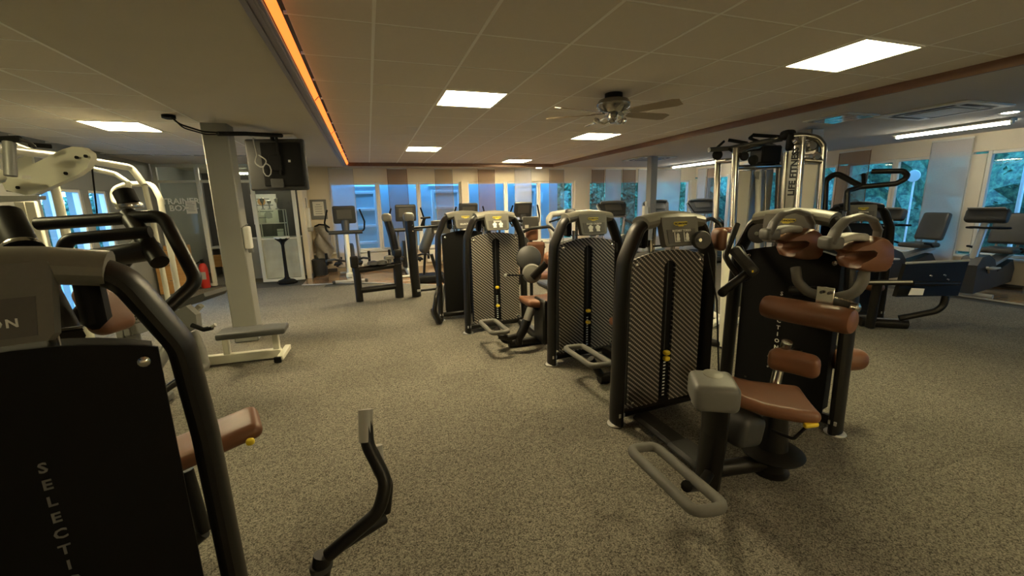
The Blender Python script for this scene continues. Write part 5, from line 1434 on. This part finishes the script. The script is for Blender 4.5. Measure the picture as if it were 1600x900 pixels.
# ---- plate arm machine between second and third tower
t = thing('chest_machine', 'seated machine with brown headrest and backrest behind the third tower', 'chest machine', (2.15, 6.6, 0))
soft((2.418, 6.190, 1.124), (.20, .08, .20), .035, (RH_, FH, Z3), 1).obj('headrest', M['brown'], t)
soft((2.401, 6.022, 0.817), (.28, .10, .46), .045, (V(.96, -.28, 0), V(.25, .85, .45), V(-.1, -.45, .88)), 2).obj('backrest', M['brown'], t)
soft((2.429, 5.738, 0.535), (.42, .38, .08), .036, (RH_, FH, Z3), 2).obj('seat', M['brown'], t)
T([(2.052, 6.091, 1.097), (2.352, 6.071, 1.222), (2.624, 5.932, 1.247), (2.671, 5.846, 1.171), (2.658, 5.773, 1.060)], .024, 'press_arm', 'frame', t, .08)
T([(2.445, 6.134, 0.802), V(2.2, 6.75, .02)], .05, 'back_post', 'frame', t, 0)
T([V(2.2, 6.75, .06), V(2.3, 6.1, .06)], .05, 'base_tube', 'frame', t, 0)
B().box((2.524, 6.512, 1.289), (.27, .04, .20), .01, (RH_, FH, Z3)).obj('foot_plate', M['plate_dark'], t)
B().box(V(*(2.444, 6.483, 1.231)), (.06, .006, .05), .002, (RH_, FH, Z3)).obj('plate_label', M['paper'], t)
T([(2.095, 6.664, 1.331), (2.476, 6.535, 1.321)], .022, 'side_arm', 'frame', t, 0)
T([(2.531, 6.533, 1.246), (2.531, 6.533, .02)], .03, 'plate_post', 'frame', t, 0)
B().lathe((2.247, 6.114, 1.007), [(.08, 0), (.09, .02), (.08, .05)], -FH, n=20).obj('counterweight', M['dgrey'], t)
t = thing('arc_trainer', 'light grey trainer with an arched arm between second and third tower', 'trainer', (3.2, 7.6, 0))
T([(3.309, 7.106, 0.257), (3.304, 7.234, 0.853), (3.204, 7.361, 1.296), (3.282, 7.356, 1.389), (3.492, 7.184, 1.421)], .055, 'arched_arm', 'strap', t, .10, 12)
soft((3.548, 7.109, 1.408), (.20, .20, .16), .06, (RH_, FH, Z3), 1).obj('console', M['dgrey'], t)
T([(3.309, 7.106, .9), (3.309, 7.106, .01)], .07, 'post', 'strap', t, 0, 12)
T([(3.203, 7.298, 1.250), (3.463, 7.123, 1.340)], .018, 'inner_bar', 'black', t, 0)
B().box((3.309, 7.106, .05), (.5, 1.0, .09), .03).obj('base', M['dgrey'], t)

# ---- cross trainers along the windows
def cross_trainer(p, rz, lab, light=False):
    t = thing('cross_trainer', lab, 'cross trainer', (*p, .007), rz, 'cross trainers by the windows')
    L = lambda b, nm, mt, **k: b.obj(nm, M[mt], t, False, **k)
    L(B().tube([(-.30, -.35, .035), (.30, -.35, .035)], .032, 10), 'stabilizer', 'silver')
    L(B().tube([(-.28, .95, .035), (.28, .95, .035)], .032, 10), 'stabilizer', 'silver')
    for s in (-1, 1): L(B().box((s * .33, -.35, .03), (.07, .08, .06), .015), 'end_cap', 'dgrey')
    L(B().rbox((0, .30, .07), (.12, 1.3, .09), .03, None, 2), 'base_beam', 'white_mt')
    L(B().rbox((0, -.30, .16), (.15, .18, .12), .04), 'post_shoe', 'white_mt')
    L(B().tube([(0, -.32, .10), (0, -.24, .62), (0, -.15, 1.10)], .052, 12, .2), 'post', 'white_mt')
    L(B().lathe((0, .55, .45), [(.30, -.10), (.33, -.08), (.33, .08), (.30, .10)], (1, 0, 0), n=26), 'wheel_cover', 'dgrey')
    L(B().tube([(0, -.13, 1.08), (0, -.08, 1.32)], .07, 12, r_end=.09), 'console_neck', 'dgrey')
    c = B().rbox((0, -.11, 1.45), (.46, .10, .38), .035, (X3, V(0, .96, .26), V(0, -.26, .96)), 1); con = c.obj('console', M['dgrey'], t, False)
    B().box((0, -.167, 1.46), (.30, .006, .20), .002, (X3, V(0, .96, .26), V(0, -.26, .96))).obj('screen', M['plate_dark'], con, False)
    L(B().tube([(-.34, -.20, 1.08), (.34, -.20, 1.08)], .042, 12), 'fixed_handle', 'dgrey')
    for s in (-1, 1):
        L(B().tube([(s * .30, -.20, 1.08), (s * .38, -.22, 1.12), (s * .40, -.22, 1.30), (s * .32, -.28, 1.56)], .018, 9, .08), 'upright_grip', 'black')
        L(B().tube([(s * .20, -.12, 1.05), (s * .21, .0, .55), (s * .17, .2, .35)], .024, 9, .1), 'swing_arm', 'grey_mt')
        L(B().tube([(s * .20, -.55, .42), (s * .24, -.2, .36), (s * .20, .55, .45)], .028, 9, .1), 'pedal_arm', 'black')
        L(B().box((s * .22, -.30, .42), (.14, .36, .04), .015), 'pedal', 'black')
        L(B().tube([(s * .42, -.5, .52), (s * .30, -.15, .50), (s * .1, .1, .42)], .025, 9, .06), 'crank_guard', 'dgrey')
        L(B().tube([(s * .43, -.30, .40), (s * .43, -.30, .66)], .028, 9), 'side_post', 'black')
    return t
for (px, lab) in (((-0.499, 9.950, 0.550), 'first white posted cross trainer from the certificate wall'), ((0.796, 10.000, 0.464), 'cross trainer directly behind the two round-topped posts'), ((2.270, 10.100, 0.362), 'cross trainer whose console shows above the plain black tower'), ((3.670, 10.100, 0.275), 'cross trainer whose console shows above the third patterned tower')):
    cross_trainer((px[0], px[1]), 0, lab)
t = thing('spinning_bike', 'black upright bike with a tilted pod before the cross trainers', 'exercise bike', (1.12, 8.9, .007))
soft((1.12, 8.85, .92), (.20, .32, .62), .10, (V(.92, 0, -.4), Y3, V(.4, 0, .92)), 2).obj('pod', M['dgrey'], t)
T([(1.02, 8.85, 1.20), (1.08, 8.8, 1.36)], .03, 'handle_stem', 'black', t, 0)
T([(1.0, 8.8, 1.36), (1.2, 8.8, 1.37)], .022, 'handle_bar', 'black', t, 0)
T([(1.18, 8.85, .6), (1.30, 8.9, .12)], .035, 'frame_tube', 'frame', t, 0)
T([(1.06, 8.85, .7), (1.0, 8.9, .12)], .028, 'frame_tube', 'frame', t, 0)
soft((1.15, 8.9, .10), (.62, .5, .16), .05).obj('base', M['black'], t)
# ---- treadmills
def treadmill(p, rz, lab):
    t = thing('treadmill', lab, 'treadmill', (*p, .007), rz, 'treadmills by the windows')
    L = lambda b, nm, mt, **k: b.obj(nm, M[mt], t, False, **k)
    L(B().rbox((0, -.5, .10), (.80, 1.9, .14), .04, None, 2), 'deck', 'dgrey')
    L(B().box((0, -.6, .175), (.52, 1.6, .012), .003), 'belt', 'black')
    L(B().rbox((0, .35, .17), (.78, .40, .22), .07, None, 2), 'motor_cover', 'silver')
    for s in (-1, 1):
        L(B().tube([(s * .36, .35, .12), (s * .35, .22, .75), (s * .33, .06, 1.22)], .042, 12, .2, ref=(1, 0, 0), rb=.034), 'upright', 'silver')
        L(B().tube([(s * .34, .10, 1.12), (s * .34, -.25, 1.08), (s * .34, -.45, .98)], .026, 10, .08), 'handrail', 'dgrey')
    ax = (X3, V(0, .80, -.60), V(0, .60, .80))
    ol = [(-.28, -.21), (.28, -.21), (.385, .12), (.36, .175), (.20, .215), (0, .23), (-.20, .215), (-.36, .175), (-.385, .12)]
    con = L(B().prism(ol, V(0, .10, 1.40) - ax[1] * .045, ax[0], ax[2], .05, -.05), 'console', 'dgrey')
    L(B().prism([(x * 1.05, z * 1.06) for x, z in ol], V(0, .10, 1.40), ax[0], ax[2], .05, -.05), 'console_back', 'silver')
    L(B().rbox(V(0, .05, 1.40) + ax[2] * .20, (.66, .16, .05), .022, ax, 2, lambda x, y, z: (x, y, z - .16 * x * x)), 'console_hood', 'grey_mt')
    B().box(V(0, .10, 1.42) - ax[1] * .047, (.44, .006, .20), .002, ax).obj('screen', M['plate_dark'], con, False)
for (q, rz, lab) in (((5.931, 9.400, 0.211), -8, 'first treadmill, left of the slim grey column'), ((7.672, 9.900, 0.049), -6, 'treadmill half hidden behind the slim grey column'), ((8.938, 9.600, 0.003), -14, 'treadmill beside the chrome station, right of the slim column')):
    treadmill((q[0], q[1]), math.radians(rz), lab)
# ---- recumbent bikes
def recumbent(p, rz, lab):
    t = thing('recumbent_bike', lab, 'exercise bike', (*p, .007), rz, 'recumbent bikes by the tree windows')
    L = lambda b, nm, mt, **k: b.obj(nm, M[mt], t, False, **k)
    # local +x = rearward
    L(B().tube([(-.02, -.30, .035), (-.02, .30, .035)], .035, 10), 'stabilizer', 'strap')
    L(B().tube([(1.25, -.26, .035), (1.25, .26, .035)], .035, 10), 'stabilizer', 'dgrey')
    ol = [(-.12, .06), (.95, .10), (1.25, .12), (1.28, .34), (1.15, .50), (.62, .34), (.45, .55), (.22, .64), (-.02, .62), (-.14, .50)]
    L(B().prism(ol, (0, .11, 0), X3, Z3, .22), 'body', 'dgrey')
    L(B().prism([(.55, .42), (1.24, .56), (1.26, .62), (.55, .47)], (0, .08, 0), X3, Z3, .16), 'seat_rail', 'silver')
    L(B().tube([(.0, 0, .58), (.12, 0, .90), (.20, 0, 1.12)], .05, 12, .1), 'console_post', 'silver')
    con = L(B().rbox((.20, 0, 1.24), (.14, .48, .22), .05, (V(.9, 0, -.35), Y3, V(.35, 0, .9)), 1), 'console', 'dgrey')
    B().box((.272, 0, 1.24), (.006, .30, .14), .002, (V(.9, 0, -.35), Y3, V(.35, 0, .9))).obj('screen', M['plate_dark'], con, False)
    B().box((.16, 0, 1.345), (.12, .42, .015), .006, (V(.9, 0, -.35), Y3, V(.35, 0, .9))).obj('reading_rack', M['strap'], con, False)
    L(B().tube([(.20, -.12, 1.05), (.42, -.26, 1.05), (.40, .26, 1.05), (.20, .12, 1.05), (.12, .20, 1.06), (.12, -.20, 1.06)], .016, 8, .06, closed=True), 'handle_loop', 'black')
    L(soft((.95, 0, .66), (.46, .42, .09), .04), 'seat', 'seat_dark')
    L(soft((1.20, 0, 1.0), (.10, .46, .52), .045, (V(.95, 0, -.28), Y3, V(.28, 0, .95)), 2, lambda x, y, z: (x + .35 * y * y, y * (1 - .25 * max(0, z)), z)), 'backrest', 'seat_dark')
    for s in (-1, 1):
        L(B().tube([(1.12, s * .12, .62), (1.22, s * .12, .82)], .018, 8), 'back_bracket', 'strap')
        L(B().tube([(.95, s * .24, .64), (.80, s * .30, .70), (.66, s * .30, .72)], .018, 8, .05), 'side_grip', 'black')
        L(B().tube([(.25, s * .12, .36), (.25 + .13 * s, s * .14, .36 - .10 * s)], .018, 8), 'crank', 'steel')
        L(B().box((.27 + .13 * s, s * .20, .35 - .10 * s), (.22, .10, .03), .01), 'pedal', 'strap')
recumbent((8.85, 3.82), math.radians(6), 'recumbent bike nearest the picture edge, on the laminate under the tree window')
recumbent((8.80, 5.12), math.radians(-8), 'recumbent bike behind the black foot plate by the white curtain')
recumbent((8.82, 6.7), math.radians(-10), 'recumbent bike mostly hidden behind the cable station')
for k, (x, y, lab) in enumerate(((9.25, 2.95, 'dark dumbbell on the laminate at the picture edge'), (9.0, 2.55, 'small dark dumbbell on the laminate edge'))):
    t = thing('dumbbell', lab, 'dumbbell', (x, y, .007), .4 * k, 'dumbbells on the laminate')
    r = .085 if k == 0 else .05
    B().cyl((-.14, 0, r), (.14, 0, r), .018, n=8).obj('handle', M['steel'], t, False)
    for s in (-1, 1): B().cyl((s * .09, 0, r), (s * .19, 0, r), r, n=12).obj('head', M['black'], t, False)
